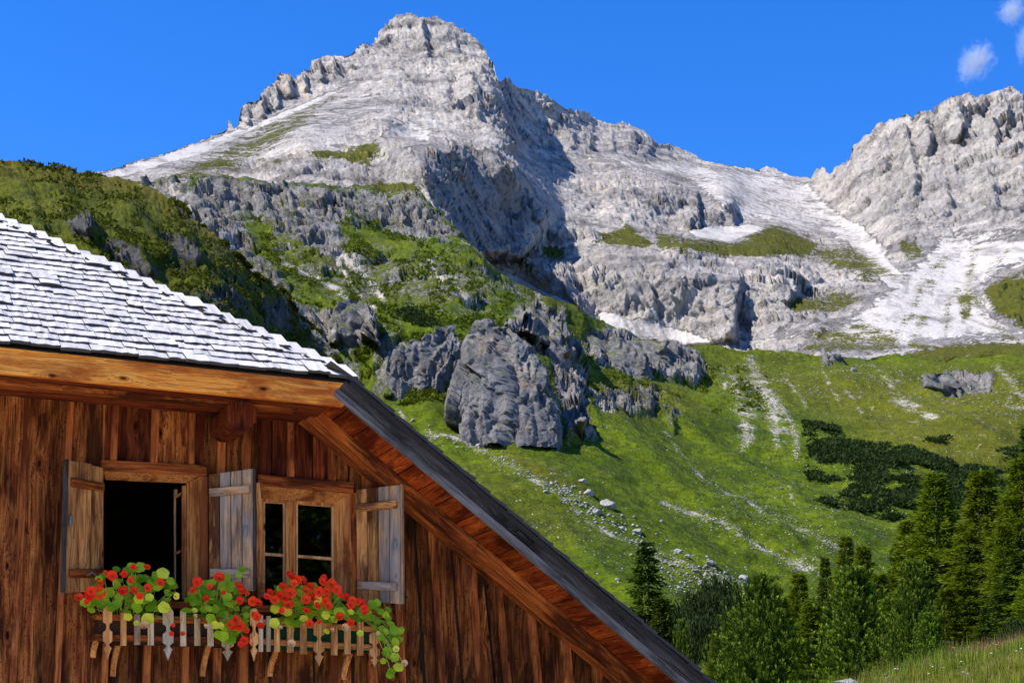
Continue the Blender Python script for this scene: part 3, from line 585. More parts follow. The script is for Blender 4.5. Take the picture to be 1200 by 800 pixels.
def rubble(name, spots, mat, label=None):
    Vs = []; Fs = []; off = 0
    for p, s, r in spots:
        V, Fc = small[int(r * 6) % 6]; a = r * 40; c_, s_ = cos(a), sin(a)
        R = np.array([[c_, -s_, 0], [s_, c_, 0], [0, 0, 1]])
        Vs.append((V * s) @ R.T + np.array(p)); Fs.append(Fc + off); off += len(V)
    me = np_mesh(name, np.concatenate(Vs), np.concatenate(Fs), mat); attr(me, 'moss', np.full(off, -.6)); return me
spots = []
r2 = np.random.default_rng(5)
def scatter(pts, w, n, smin, smax):
    pts = np.array(pts, float); seg = np.hypot(*np.diff(pts, axis=0).T); cum = np.concatenate([[0], np.cumsum(seg)]); 
    for _ in range(n):
        t = r2.random() * cum[-1]; x = np.interp(t, cum, pts[:, 0]) + r2.normal() * w; y = np.interp(t, cum, pts[:, 1]) + r2.normal() * w * .6
        if x > 1240 or y > 800 or y < 415: continue
        p, d = on_slope(x, y); s = (smin + (smax - smin) * r2.random() ** 3) * d / FPX
        spots.append((np.array(p) + [0, 0, s * .2], s, r2.random()))
scatter([(500,505),(560,522),(600,545),(650,575),(700,590)], 7, 380, .5, 3.0)
scatter([(640,560),(700,595),(750,625),(800,655),(860,675),(900,690)], 12, 800, .5, 3.6)
scatter([(760,650),(820,680),(900,690)], 16, 560, .5, 2.6)
scatter([(600,590),(680,630),(760,660)], 18, 260, .4, 1.5)
scatter([(780,580),(850,612),(900,640),(960,668)], 5, 300, .5, 2.0)
scatter([(822,548),(850,575),(900,605),(960,632),(1010,650)], 8, 420, .4, 1.7)
scatter([(860,560),(1060,650)], 40, 1000, .4, 1.4)
scatter([(840,430),(1000,440),(1200,480)], 26, 1100, .4, 1.8)
scatter([(1000,500),(1200,580)], 40, 600, .4, 1.7)
scatter([(780,500),(822,548)], 3, 60, .4, 1.5)
scatter([(1180,440),(1200,490)], 12, 120, .6, 2.2)
scatter([(560,400),(800,560)], 60, 420, .4, 1.3)
link('scree_stones', rubble('scree_stones', spots, BOULDER), kind='stuff', label='loose pale stones strewn in trails over the green slope', cat='stones')
bv = [rock_lump(200 + q, 4, .72) for q in range(5)]
for x, y, w, lab in ((712,583,22,'largest pale boulder of the rock trail on the green slope'), (690,570,15,'pale angular boulder just above left of the largest boulder'), (683,560,12,'upper left boulder of the cluster heading the rock trail'),
    (699,590,13,'flat pale boulder touching the foot of the largest boulder'), (748,611,15,'broad pale slab boulder halfway down the rock trail'), (730,604,9,'small boulder between the largest boulder and the broad slab'),
    (796,640,12,'bluish shaded boulder in the lower rock trail, near the lone spruce'), (834,657,12,'pale pointed boulder of the lower rock trail'), (806,647,8,'small pale boulder right below the bluish shaded boulder'),
    (874,671,20,'big pale boulder with a blue shaded side above the mountain pines'), (896,670,10,'rounded pale boulder right of the big boulder above the pines'), (897,679,9,'bluish boulder just below the rounded pale one'), (898,686,10,'lowest boulder of the group above the pines'),
    (865,687,9,'dark shaded boulder at the edge of the mountain pines'), (560,517,12,'low grey boulder in the grass below the largest crag'), (640,577,9,'flat pale boulder on the open grass near the roof edge'),
    (724,688,7,'single small boulder on smooth green grass above the roof edge'), (484,495,7,'single small boulder just above the roof verge'), (979,423,16,'dark grey block on the skyline of the green slope beneath the scree fan'), (1000,438,10,'grey block lower right of the dark block on the upper slope'),
    (615,510,9,'boulder in the shadow of the largest crag'), (776,602,6,'small boulder on plain turf right of the rock trail'), (915,573,6,'lone boulder on the turf left of the dark pine patch'), (1000,668,10,'white boulder on the turf behind the twin spruces')):
    p, d = on_slope(x, y); V, Fc = bv[rnd.randrange(5)]; s = w / 2 * d / FPX
    me = np_mesh('boulder', V * s, Fc, BOULDER); attr(me, 'moss', np.full(len(V), -.35))
    o = link('boulder', me, label=lab, cat='boulder', group='boulders on the green slope'); o.location = p + Vector((0, 0, s * .25)); o.rotation_euler = (0, 0, rnd.uniform(0, 6))
# ------------------------------------------------------------------ the chalet
WA = radians(67); Dv = Vector((sin(WA), cos(WA), 0)); Nv = Vector((cos(WA), -sin(WA), 0))
P0 = at(200, 700, 14.8); O = Vector((P0.x, P0.y, 0))
RZ = atan2(Dv.y, Dv.x)
def H(px, py, v=0.0):
    """where the line of sight through a point of the photograph meets the plane v metres in front of the gable wall: (u, w)"""
    a, e = rays(px, py); r = Vector((float(a), 1, float(e))); t = (P0 + Nv * v).dot(Nv) / r.dot(Nv); q = r * t
    return (q - P0).dot(Dv), EYE + q.z
house = empty('alpine_farmhouse', O, RZ, label='brown wooden mountain farmhouse with shingled half-hip roof and two shuttered windows', cat='house')

def wood_material(name, dark, mid, light, grey=None, grey_amt=0.0, gloss=.55, rings=1.0, var=.5, worm=0.0, white=None):
    t = NT(name); ob = t.n('TexCoord').outputs['Object']; rn = t.n('ObjectInfo').outputs['Random']; w = t.math('MULTIPLY', rn, 60.0)
    dv = t.map(ob, (3.2, 3.2, 1.0)); wob = t.noise(dv, 1.4, 3, .5, 0, w, True)
    xyz = t.n('SeparateXYZ', {0: ob}); kn = t.n('TexVoronoi', {'Vector': t.n('CombineXYZ', {0: t.math('ADD', t.math('MULTIPLY', xyz.outputs[0], 3.6), w), 1: t.math('ADD', t.math('MULTIPLY', xyz.outputs[2], 1.5), t.math('MULTIPLY', w, .37)), 2: 0.0}).outputs[0], 'Scale': 1.0, 'Randomness': 1.0}, voronoi_dimensions='2D')
    kd = t.math('MULTIPLY', kn.outputs['Distance'], t.math('ADD', 1.0, t.math('MULTIPLY', t.math('GREATER_THAN', t.n('SeparateColor', {0: kn.outputs['Color']}).outputs[0], .38), 9.0)))
    v2 = t.n('VectorMath', {0: ob, 1: t.n('VectorMath', {0: wob, 1: (.055, .055, .02)}, operation='MULTIPLY').outputs[0]}, operation='ADD').outputs[0]
    pull = t.math('DIVIDE', .010, t.math('ADD', kd, .07))
    v2 = t.n('VectorMath', {0: v2, 1: t.n('CombineXYZ', {0: pull, 1: pull, 2: 0.0}).outputs[0]}, operation='ADD').outputs[0]
    g1 = t.noise(t.map(v2, (26, 26, 1.7)), 1.0, 8, .70, .6, w); g2 = t.noise(t.map(v2, (85, 85, 2.2)), 1.0, 4, .6, 0, w)
    g3 = t.noise(t.map(ob, (5, 5, 1.3)), 1.0, 5, .6, .2, w); sp = t.noise(t.map(v2, (38, 38, 1.2)), 1.0, 3, .5, 0, t.math('ADD', w, 7.0))
    k = t.ramp(g1, [(.24, dark), (.45, mid), (.70, light)])
    k = t.mix(t.ramp(g3, [(.40, (.9, .9, .9)), (.52, (0, 0, 0))]), k, dark)
    k = t.mix(t.ramp(g2, [(.50, (0, 0, 0)), (.62, (.8, .8, .8))]), k, dark)
    k = t.mix(t.ramp(sp, [(.57, (0, 0, 0)), (.70, (.45, .45, .45))]), k, light)
    if grey:
        gm = t.noise(t.map(ob, (4, 4, 1.6)), 1.0, 4, .6, .3, t.math('ADD', w, 3.0))
        gf = t.ramp(t.math('ADD', gm, grey_amt - .5), [(.42, (0, 0, 0)), (.60, (1, 1, 1))])
        gc = t.mix(t.ramp(g1, [(.35, (0, 0, 0)), (.65, (1, 1, 1))]), tuple(c * .45 for c in grey), grey)
        k = t.mix(gf, k, gc)
    if worm:
        wn = t.noise(t.map(ob, (95, 95, 40)), 1.0, 2, .5, 0, w); k = t.mix(t.math('MULTIPLY', t.math('MULTIPLY', t.math('GREATER_THAN', wn, .62), t.math('GREATER_THAN', g3, .5)), worm), k, (.01, .006, .004))
    kr = t.ramp(kd, [(.022, (.10, .07, .05)), (.045, (.45, .34, .28)), (.075, (1, 1, 1))])
    k = t.mix(rings, k, t.mix(1.0, k, kr, 'MULTIPLY'))
    k = t.n('HueSaturation', {'Color': k, 'Value': t.math('ADD', 1 - var * .5, t.math('MULTIPLY', rn, var)), 'Saturation': 1.0, 'Fac': 1.0}).outputs[0]
    h = t.math('ADD', t.math('MULTIPLY', g1, .8), t.math('MULTIPLY', g2, .7))
    return t.bsdf(color=k, rough=t.math('ADD', gloss, t.math('MULTIPLY', g2, .25)), spec=.08, normal=t.bump(h, .9, .012))
W_WALL = wood_material('wall_wood', (0.018, 0.004, 0.001), (0.152, 0.034, 0.008), (0.459, 0.163, 0.036), var=1.0, worm=.85)
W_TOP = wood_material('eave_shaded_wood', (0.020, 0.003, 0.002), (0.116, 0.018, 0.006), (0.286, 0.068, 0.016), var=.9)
W_BAT = wood_material('batten_wood', (.085, .018, .006), (.36, .088, .022), (.56, .19, .046), var=.5)
W_FASCIA = wood_material('fascia_wood', (.40, .085, .012), (.93, .30, .035), (1.0, .52, .11), var=.1, rings=1.0, gloss=.45)
W_BEAM = wood_material('beam_wood', (0.043, 0.009, 0.003), (0.289, 0.064, 0.014), (0.595, 0.170, 0.030), var=.3)
W_SOFFIT = wood_material('soffit_wood', (0.095, 0.012, 0.003), (0.374, 0.051, 0.008), (0.578, 0.150, 0.024), var=.9)
W_CASE = wood_material('casing_wood', (0.180, 0.041, 0.011), (0.594, 0.216, 0.054), (0.765, 0.378, 0.126), var=.4)
W_SASH = wood_material('sash_wood', (.35, .15, .06), (.70, .36, .14), (.85, .62, .38), var=.2)
W_SHUT = wood_material('shutter_wood', (.070, .022, .010), (.56, .22, .06), (.80, .42, .14), (.30, .23, .19), .24, var=.5, gloss=.6)
W_SHUTG = wood_material('weathered_shutter_wood', (0.096, 0.048, 0.024), (0.464, 0.256, 0.120), (0.640, 0.416, 0.224), (0.320, 0.268, 0.236), .48, var=.4, gloss=.6)
W_GREY = wood_material('verge_wood', (0.009, 0.007, 0.006), (0.043, 0.034, 0.029), (0.124, 0.102, 0.087), (0.081, 0.071, 0.065), .5, var=.15)
W_SLAT = wood_material('slat_wood', (.25, .13, .06), (.60, .38, .20), (.80, .62, .40), (.62, .52, .40), .45, var=.5)
W_SLATB = wood_material('brown_slat_wood', (.22, .08, .025), (.62, .27, .085), (.82, .44, .17), var=.5)
# silvery shingle
t = NT('shingle_wood'); ob = t.n('TexCoord').outputs['Object']; rn = t.n('ObjectInfo').outputs['Random']; w = t.math('MULTIPLY', rn, 40.0)
g = t.noise(t.map(ob, (55, 55, 2.5)), 1.0, 5, .65, .2, w); g2 = t.noise(t.map(ob, (9, 9, 5)), 1.0, 4, .6, .2, w)
k = t.ramp(g, [(.25, (.30, .28, .26)), (.45, (.60, .565, .53)), (.72, (.76, .72, .68))])
k = t.mix(t.ramp(g2, [(.30, (.6, .6, .6)), (.45, (0, 0, 0))]), k, (.30, .28, .27))
k = t.n('HueSaturation', {'Color': k, 'Value': t.math('ADD', .80, t.math('MULTIPLY', rn, .24)), 'Saturation': 1.0, 'Fac': 1.0}).outputs[0]
SHINGLE_END = simple('shingle_end_shade', (.045, .038, .034), .9)  # ends, sides and undersides near black, carrying the shadow gaps between courses
SHINGLE = t.bsdf(color=k, rough=.8, spec=.2, normal=t.bump(g, .8, .01))
METAL = simple('latch_metal', (.22, .20, .18), .6, metal=.6)
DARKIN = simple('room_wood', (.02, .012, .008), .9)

def L(u, w, v): return Vector((u, -v, w))        # house frame: x along the wall, y into the house, z up
def frame(p0, p1, face):
    """matrix with z along p0->p1 and y pointing along face"""
    z = (p1 - p0).normalized(); y = (face - z * face.dot(z)).normalized(); x = y.cross(z)
    return Matrix(((x.x, y.x, z.x, p0.x), (x.y, y.y, z.y, p0.y), (x.z, y.z, z.z, p0.z), (0, 0, 0, 1)))
def box_pts(w, t, l, e0=0, e1=0):
    return [(-w/2, -t/2, -e0), (w/2, -t/2, e0), (w/2, t/2, e0), (-w/2, t/2, -e0), (-w/2, -t/2, l - e1), (w/2, -t/2, l + e1), (w/2, t/2, l + e1), (-w/2, t/2, l - e1)]
BOXF = [(0, 3, 2, 1), (4, 5, 6, 7), (0, 1, 5, 4), (1, 2, 6, 5), (2, 3, 7, 6), (3, 0, 4, 7)]
def bevel_box(w, t, l, b=.006):
    """12-edge chamfered plank, long axis z"""
    import bmesh
    bm = bmesh.new(); vs = [bm.verts.new(p) for p in box_pts(w, t, l)]
    for f in BOXF: bm.faces.new([vs[i] for i in f])
    bmesh.ops.bevel(bm, geom=bm.edges[:], offset=min(b, w * .3, t * .3), segments=1, affect='EDGES')
    me = bpy.data.meshes.new('plank'); bm.to_mesh(me); bm.free(); return me
def plank(name, p0, p1, w, t, face, mat, parent=None, b=.006, **k):
    me = bevel_box(w, t, (p1 - p0).length, b); me.name = name
    return link(name, me, mat, parent if parent is not None else house, frame(p0, p1, face), **k)
def prism(name, pts, v0, v1, mat, parent=None, b=.004, loc=None, **k):
    """outline (u, w) in the wall plane given thickness from v0 (back) to v1 (front), front edge chamfered"""
    import bmesh
    bm = bmesh.new(); c = Vector(loc) if loc else Vector((pts[0][0], 0, pts[0][1]))
    a = [bm.verts.new(L(u, w, v0) - c) for u, w in pts]; d = [bm.verts.new(L(u, w, v1) - c) for u, w in pts]
    n = len(pts); bm.faces.new(a); bm.faces.new(d[::-1])
    for i in range(n): bm.faces.new([a[i], d[i], d[(i + 1) % n], a[(i + 1) % n]])
    bmesh.ops.recalc_face_normals(bm, faces=bm.faces)
    if b: bmesh.ops.bevel(bm, geom=[e for e in bm.edges if all(x.co.y + c.y < -v1 + 1e-5 for x in e.verts)], offset=b, segments=1, affect='EDGES')
    me = bpy.data.meshes.new(name); bm.to_mesh(me); bm.free()
    return link(name, me, mat, parent if parent is not None else house, Matrix.Translation(c), **k)

VO = 0.95                                           # how far the roof stands out in front of the gable
uE, wE = H(415, 446, VO); u2, w2 = H(838, 802, VO); SL = (wE - w2) / (u2 - uE); MA = math.atan(SL)
# right-hand hip line: where the sight line through (0, 262) meets the right roof plane
a_, e_ = rays(0, 262); r_ = Vector((float(a_), 1, float(e_)))
def loc_of(world): q = world - P0; return q.dot(Dv), -q.dot(Nv), EYE * 0 + world.z      # u, b (into the house), z
best = None
for k in range(4000):
    tt = 12 + k * .01; q = r_ * tt; q.z += EYE; u, bb, z = loc_of(q)
    if z > wE + (uE - u) * SL: best = (u, bb, z); 
    if best and z < wE + (uE - u) * SL: break
    if best: break
uh, bh, zh = best
TQ = (zh - wE) / (bh + VO)                          # tangent of the hip pitch
UC = H(-150, 600, 0)[0]                             # middle of the gable
WR = wE + (uE - UC) * SL                            # ridge height
bR = (WR - wE) / TQ - VO                            # where the ridge begins
print('roof', uE, wE, 'slope', math.degrees(MA), 'hip', math.degrees(math.atan(TQ)), UC, WR, bR)
def roofz(u): return wE + (uE - u) * SL             # top of the right-hand roof plane
uEND = uE + (wE - 2.15) / SL                        # lower eave of the right slope
uL_END = 2 * UC - uEND
DEPTH = 10.0
# --- walls: plain backing, closed round the house
uWR = uEND - .9; uWL = 2 * UC - uWR
def hull(name, V, Fs, mat, parent, **k): return link(name, mesh(name, V, Fs), mat, parent, **k)
OPEN = []                                           # window openings (u0, u1, w0, w1)
o1a = H(121, 560, 0); o1b = H(234, 722, 0); o2a = H(302, 560, 0); o2b = H(410, 735, 0)
OPEN = [(o1a[0], o1b[0], o1b[1], H(180, 548, 0)[1]), (o2a[0], o2b[0], o2b[1], H(355, 566, 0)[1])]
def roof_under(u): return min(roofz(u), roofz(2 * UC - u), wE + VO * TQ) - .33
wall = empty('wall', (0, 0, 0)); wall.parent = house
# backing sheet with real openings, thickness 0.16
us = sorted(set([uWL, uWR, UC, uE + .1, 2 * UC - uE - .1] + [x for o in OPEN for x in o[:2]])); V = []; Fs = []
def quad_prism(u0, u1, za0, za1, zb0, zb1, v0, v1):
    i = len(V)
    for v in (v0, v1): V.extend([L(u0, za0, v), L(u1, za1, v), L(u1, zb1, v), L(u0, zb0, v)])
    Fs.extend([(i, i + 1, i + 2, i + 3), (i + 7, i + 6, i + 5, i + 4), (i, i + 4, i + 5, i + 1), (i + 1, i + 5, i + 6, i + 2), (i + 2, i + 6, i + 7, i + 3), (i + 3, i + 7, i + 4, i)])
for u0, u1 in zip(us[:-1], us[1:]):
    o = [q for q in OPEN if q[0] <= u0 + 1e-6 and u1 <= q[1] + 1e-6]
    if o:
        quad_prism(u0, u1, 0, 0, o[0][2], o[0][2], -.16, -.03); quad_prism(u0, u1, o[0][3], o[0][3], roof_under(u0), roof_under(u1), -.16, -.03)
    else: quad_prism(u0, u1, 0, 0, roof_under(u0), roof_under(u1), -.16, -.03)
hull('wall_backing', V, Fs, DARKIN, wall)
V = []; Fs = []
zs = roof_under(uWR)
def wbox(x0, x1, y0, y1, z0, z1):
    i = len(V); V.extend([(x0, y0, z0), (x1, y0, z0), (x1, y1, z0), (x0, y1, z0), (x0, y0, z1), (x1, y0, z1), (x1, y1, z1), (x0, y1, z1)]); Fs.extend([tuple(i + a for a in f) for f in BOXF])
wbox(uWR - .15, uWR, .17, DEPTH, 0, zs); wbox(uWL, uWL + .15, .17, DEPTH, 0, zs); wbox(uWL, uWR, DEPTH, DEPTH + .15, 0, zs)
ra, rb = OPEN[0][0] - .8, OPEN[1][1] + .12                                   # the room behind the windows
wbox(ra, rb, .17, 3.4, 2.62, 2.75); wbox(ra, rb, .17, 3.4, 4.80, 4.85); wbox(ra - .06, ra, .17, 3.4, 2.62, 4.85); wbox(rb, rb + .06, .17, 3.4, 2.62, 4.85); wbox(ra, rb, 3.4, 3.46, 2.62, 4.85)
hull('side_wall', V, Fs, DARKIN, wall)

# --- vertical boards and the battens over their joints (measured at py = 620, with their lean)
def lean(x): return np.interp(x, [0, 70, 240, 400, 480, 560, 720, 840], [-.015, -.012, 0, .03, .075, .11, .11, .10])
def beam_low(u):                                    # lower edge of whatever closes the wall at the top
    return min(wtop_flat, rake_low(u))
uA, wA_ = H(325, 478, .2); uB, wB_ = H(713, 798, .2); rs = (wA_ - wB_) / (uB - uA)
def rake_low(u): return wE + (uE - u) * SL - .235 / cos(MA)
wtop_flat = H(200, 455, .1)[1] + .05
bats = [-60, -12, 25, 76, 130, 178, 222, 258, 288, 341, 390, 432, 463, 506, 548, 578, 613, 649, 684, 718, 756, 796, 840]
extra = {0: [52], 1: [], 5: [], 8: [318], 9: [367], 10: [410], 12: [486], 13: [527], 14: [562], 16: [], 17: []}
def wall_seg(name, x0, x1, v0, v1, mat, gap=.009, cut=True):
    """one upright board between two photo columns; split above and below a window"""
    xm = (x0 + x1) / 2; ln = float(lean(xm)) * 1.0
    ua, wr = H(x0, 620, v1); ub, _ = H(x1, 620, v1); ua += gap; ub -= gap
    def at_w(u, w): return u + (wr - w) * ln
    cutsu = [ua] + sorted(x for o in OPEN for x in o[:2] if ua + .03 < x < ub - .03) + [ub]
    for cu0, cu1 in zip(cutsu[:-1], cutsu[1:]):
        um = (cu0 + cu1) / 2; top = beam_low(um); ivs = [(0.05, top)]
        for o in OPEN:
            if o[0] < um < o[1]: ivs = [(0.05, o[2] - .02), (o[3] + .03, top)]
        for z0, z1 in ivs:
            if z1 - z0 < .08: continue
            pts = [(at_w(cu0, z0), z0), (at_w(cu1, z0), z0)]
            if z1 == top: pts += [(at_w(cu1, beam_low(cu1)), beam_low(cu1)), (at_w(cu0, beam_low(cu0)), beam_low(cu0))]
            else: pts += [(at_w(cu1, z1), z1), (at_w(cu0, z1), z1)]
            if pts[2][1] <= z0 + .02 or pts[3][1] <= z0 + .02: continue
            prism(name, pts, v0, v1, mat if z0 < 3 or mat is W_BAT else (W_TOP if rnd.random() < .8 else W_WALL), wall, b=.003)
for i, (x0, x1) in enumerate(zip(bats[:-1], bats[1:])):
    xs_ = [x0] + extra.get(i, []) + [x1]
    for a, b_ in zip(xs_[:-1], xs_[1:]): wall_seg('wall_board', a + (1.2 if a in bats else 0), b_ - (1.2 if b_ in bats else 0), -.028, rnd.uniform(-.008, .008), W_WALL)
for i, x in enumerate(bats):
    hw = rnd.uniform(4.8, 6.6); wall_seg('batten', x - hw, x + hw, -.02, .038 + rnd.uniform(0, .008), W_BAT)

# --- lintels, casings, splayed reveals, sashes
def window_part(): e = empty('window', (0, 0, 0)); e.parent = house; return e
def poly_px(name, pxs, v0, v1, mat, parent, vp=None, **k): return prism(name, [H(x, y, v1 if vp is None else vp) for x, y in pxs], v0, v1, mat, parent, **k)
def face_quad(name, c4, th, mat, parent, **k):
    """board whose outer face has four given corners (u, w, v); th metres thick away from the viewer side"""
    P = [L(u, w, v) for (u, w), v in c4]; n = (P[1] - P[0]).cross(P[2] - P[0]).normalized()
    if n.y > 0: n = -n
    Q = [p - n * th for p in P]; c = P[0]
    return link(name, mesh(name, [p - c for p in P + Q], [(0, 1, 2, 3), (7, 6, 5, 4), (0, 4, 5, 1), (1, 5, 6, 2), (2, 6, 7, 3), (3, 7, 4, 0)]), mat, parent, Matrix.Translation(c), **k)
def hboard(name, x0, ya, x1, yb, h, v, th, mat, parent, **k):
    """level board through two photo points (its centre line), h tall"""
    a = H(x0, ya, v); b_ = H(x1, yb, v); return plank(name, L(a[0], a[1], v - th / 2), L(b_[0], b_[1], v - th / 2), th, h, Vector((0, 0, 1)), mat, parent, **k)
win1 = window_part(); win2 = window_part()
GLASS = NT('window_glass'); GLASS.t.nodes.remove(GLASS.b)
gm = GLASS.n('MixShader'); gg = GLASS.n('BsdfGlossy', {'Roughness': .02, 'Color': (1, 1, 1, 1)}); gt = GLASS.n('BsdfTransparent', {'Color': (.35, .38, .38, 1)}); fr = GLASS.n('Fresnel', {'IOR': 1.5})
GLASS.set(gm, 0, .07); GLASS.t.links.new(gt.outputs[0], gm.inputs[1]); GLASS.t.links.new(gg.outputs[0], gm.inputs[2]); GLASS.t.links.new(gm.outputs[0], GLASS.out.inputs[0])
# left window: open, sash swung inwards
hboard('lintel', 119, 544.5, 243, 550.5, .095, .05, .08, W_BEAM, win1)
face_quad('lintel_soffit', [(H(121, 552, .02), .02), (H(234, 557, .02), .02), (H(218, 566, -.16), -.16), (H(124, 562, -.16), -.16)], .03, W_CASE, win1)
poly_px('side_casing', [(234, 557), (243.5, 557.5), (244.5, 705), (235, 705)], -.02, .035, W_CASE, win1)
face_quad('reveal', [(H(218.5, 566, -.16), -.16), (H(234, 558, .02), .02), (H(235, 705, .02), .02), (H(219, 705, -.16), -.16)], .03, W_CASE, win1)
poly_px('side_casing', [(116, 552), (121.5, 552), (121.5, 705), (116, 705)], -.02, .03, W_BEAM, win1)
hboard('window_sill', 116, 706, 246, 709, .06, .12, .26, W_BEAM, win1)
sash = empty('window_sash', (0, 0, 0)); sash.parent = win1
face_quad('sash_stile', [(H(204.5, 573, -.45), -.45), (H(208, 573, -.45), -.45), (H(208.5, 700, -.45), -.45), (H(205, 700, -.45), -.45)], .04, W_SASH, sash)
face_quad('sash_stile', [(H(213.5, 569, -.2), -.2), (H(218, 568, -.2), -.2), (H(218.5, 702, -.2), -.2), (H(214, 701, -.2), -.2)], .04, W_CASE, sash)
face_quad('sash_rail', [(H(205, 580, -.45), -.45), (H(217, 574, -.2), -.2), (H(217, 577, -.2), -.2), (H(205, 584, -.45), -.45)], .03, W_SASH, sash)
face_quad('sash_rail', [(H(205, 647, -.45), -.45), (H(217, 641, -.2), -.2), (H(217, 644, -.2), -.2), (H(205, 650, -.45), -.45)], .03, W_SASH, sash)
face_quad('pane', [(H(206, 582, -.44), -.44), (H(216, 576, -.21), -.21), (H(216, 700, -.21), -.21), (H(206, 700, -.44), -.44)], .004, GLASS.m, sash)
# right window: closed, two sashes, a transom in each
hboard('lintel', 302, 561.5, 414.5, 571, .10, .06, .09, W_BEAM, win2)
face_quad('lintel_soffit', [(H(303, 569, .03), .03), (H(413, 577, .03), .03), (H(391, 590, -.14), -.14), (H(308, 584, -.14), -.14)], .03, W_CASE, win2)
face_quad('reveal', [(H(391, 589, -.14), -.14), (H(412, 577, .03), .03), (H(415, 708, .03), .03), (H(392, 700, -.14), -.14)], .03, W_CASE, win2)
poly_px('side_casing', [(411, 576), (418, 577), (420, 705), (414, 705)], -.02, .035, W_BEAM, win2)
poly_px('side_casing', [(301, 570), (305.5, 570), (306.5, 700), (302, 700)], -.02, .035, W_CASE, win2)
hboard('window_sill', 300, 712, 418, 718, .06, .12, .26, W_BEAM, win2)
VS = -.14
poly_px('mullion', [(334.5, 586), (346.5, 587), (347, 700), (335, 700)], VS - .06, VS + .02, W_CASE, win2)
poly_px('head_frame', [(304, 583), (392, 588.5), (392, 593), (304, 587)], VS - .07, VS + .005, W_CASE, win2)
poly_px('jamb_frame', [(304.5, 583), (308.5, 583.5), (309, 700), (305, 700)], VS - .07, VS + .01, W_CASE, win2)
for (xa, xb, y0, y1, yt0, yt1) in ((308.5, 334.5, 586, 587.5, 647, 648.5), (347, 391.5, 588, 591, 649.5, 652.5)):
    sh = empty('window_sash', (0, 0, 0)); sh.parent = win2
    poly_px('sash_stile', [(xa, y0), (xa + 2.2, y0), (xa + 2.2, 700), (xa, 700)], VS - .05, VS - .005, W_SASH, sh)
    poly_px('sash_stile', [(xb - 2.4, y1), (xb, y1), (xb, 700), (xb - 2.4, 700)], VS - .05, VS - .005, W_SASH, sh)
    poly_px('sash_rail', [(xa + 2.2, y0), (xb - 2.4, y1), (xb - 2.4, y1 + 2.6), (xa + 2.2, y0 + 2.6)], VS - .05, VS - .008, W_SASH, sh)
    poly_px('transom', [(xa + 2.2, yt0), (xb - 2.4, yt1), (xb - 2.4, yt1 + 3.4), (xa + 2.2, yt0 + 3.4)], VS - .05, VS - .008, W_SASH, sh)
    poly_px('sash_rail', [(xa + 2.2, 696), (xb - 2.4, 698), (xb - 2.4, 703), (xa + 2.2, 701)], VS - .05, VS - .008, W_SASH, sh)
    poly_px('pane', [(xa + 2, y0 + 2), (xb - 2.2, y1 + 2), (xb - 2.2, yt1 + 1), (xa + 2, yt0 + 1)], VS - .032, VS - .028, GLASS.m, sh, b=0)
    poly_px('pane', [(xa + 2, yt0 + 2.5), (xb - 2.2, yt1 + 2.5), (xb - 2.2, 699), (xa + 2, 698)], VS - .032, VS - .028, GLASS.m, sh, b=0)

# --- shutters: planks, two battens, latch; corners TL TR BR BL as ((px, py), v)
def shutter(cs, n, mats, label, batten_mats, free, latch, edge_mat):
    e = empty('shutter', (0, 0, 0), label=label); e.parent = house
    C3 = [L(*H(x, y, v), v) for (x, y), v in cs]; TL, TR, BR, BL = C3
    ax = (TR - TL).normalized(); nn = ax.cross(Vector((0, 0, 1))).normalized()
    if nn.y > 0: nn = -nn
    for i in range(n):
        a, b_ = i / n, (i + 1) / n; g = .004
        tl = TL.lerp(TR, a) + ax * g; tr = TL.lerp(TR, b_) - ax * g; bl = BL.lerp(BR, a) + ax * g; br = BL.lerp(BR, b_) - ax * g
        dz = rnd.uniform(-.008, .008); c = bl; Q = [tl + Vector((0, 0, dz)), tr + Vector((0, 0, dz)), br, bl]
        V = [p - c for p in Q] + [p - nn * .026 - c for p in Q]
        link('shutter_plank', mesh('shutter_plank', V, [(0, 1, 2, 3), (7, 6, 5, 4), (0, 4, 5, 1), (1, 5, 6, 2), (2, 6, 7, 3), (3, 7, 4, 0)]), mats[i % len(mats)], e, Matrix.Translation(c))
    for s, mt, (a, b_) in zip((.17, .86), batten_mats, ((.03, .93), (.03, .93))):
        l0 = TL.lerp(BL, s); r0 = TR.lerp(BR, s); p0 = l0.lerp(r0, a if free == 'R' else 1 - b_) + nn * .016; p1 = l0.lerp(r0, b_ if free == 'R' else 1 - a) + nn * .016
        plank('shutter_batten', p0, p1, .03, .075, Vector((0, 0, 1)), mt, e)
    # edge strip along the free side
    f0, f1 = (TR, BR) if free == 'R' else (TL, BL); sgn = 1 if free == 'R' else -1
    plank('edge_strip', f1 + ax * .012 * sgn - nn * .012, f0 + ax * .012 * sgn - nn * .012, .02, .05, nn, edge_mat, e)
    if latch is not None:
        p = TL.lerp(TR, latch[0]).lerp(BL.lerp(BR, latch[0]), latch[1]) + nn * .004
        V = []; n_ = 14
        for r, d in ((.030, .0), (.030, .008), (.016, .012)):
            for q in range(n_): V.append(p + ax * (cos(q / n_ * 2 * pi) * r * .7) + Vector((0, 0, sin(q / n_ * 2 * pi) * r * 1.8)) + nn * d)
        Fs = [(a * n_ + q, a * n_ + (q + 1) % n_, (a + 1) * n_ + (q + 1) % n_, (a + 1) * n_ + q) for a in range(2) for q in range(n_)] + [tuple(range(2 * n_, 3 * n_))]
        link('latch', mesh('latch', V, Fs), METAL, e)
    return e
shutter([((80, 538), .34), ((121, 547), .05), ((121, 692), .05), ((76, 694), .34)], 3, [W_SHUT, W_SHUT, W_SHUT], 'left shutter, warm brown wood with dark bottom batten, swung half open', [W_BEAM, W_BEAM], 'L', (.10, .46), W_GREY)
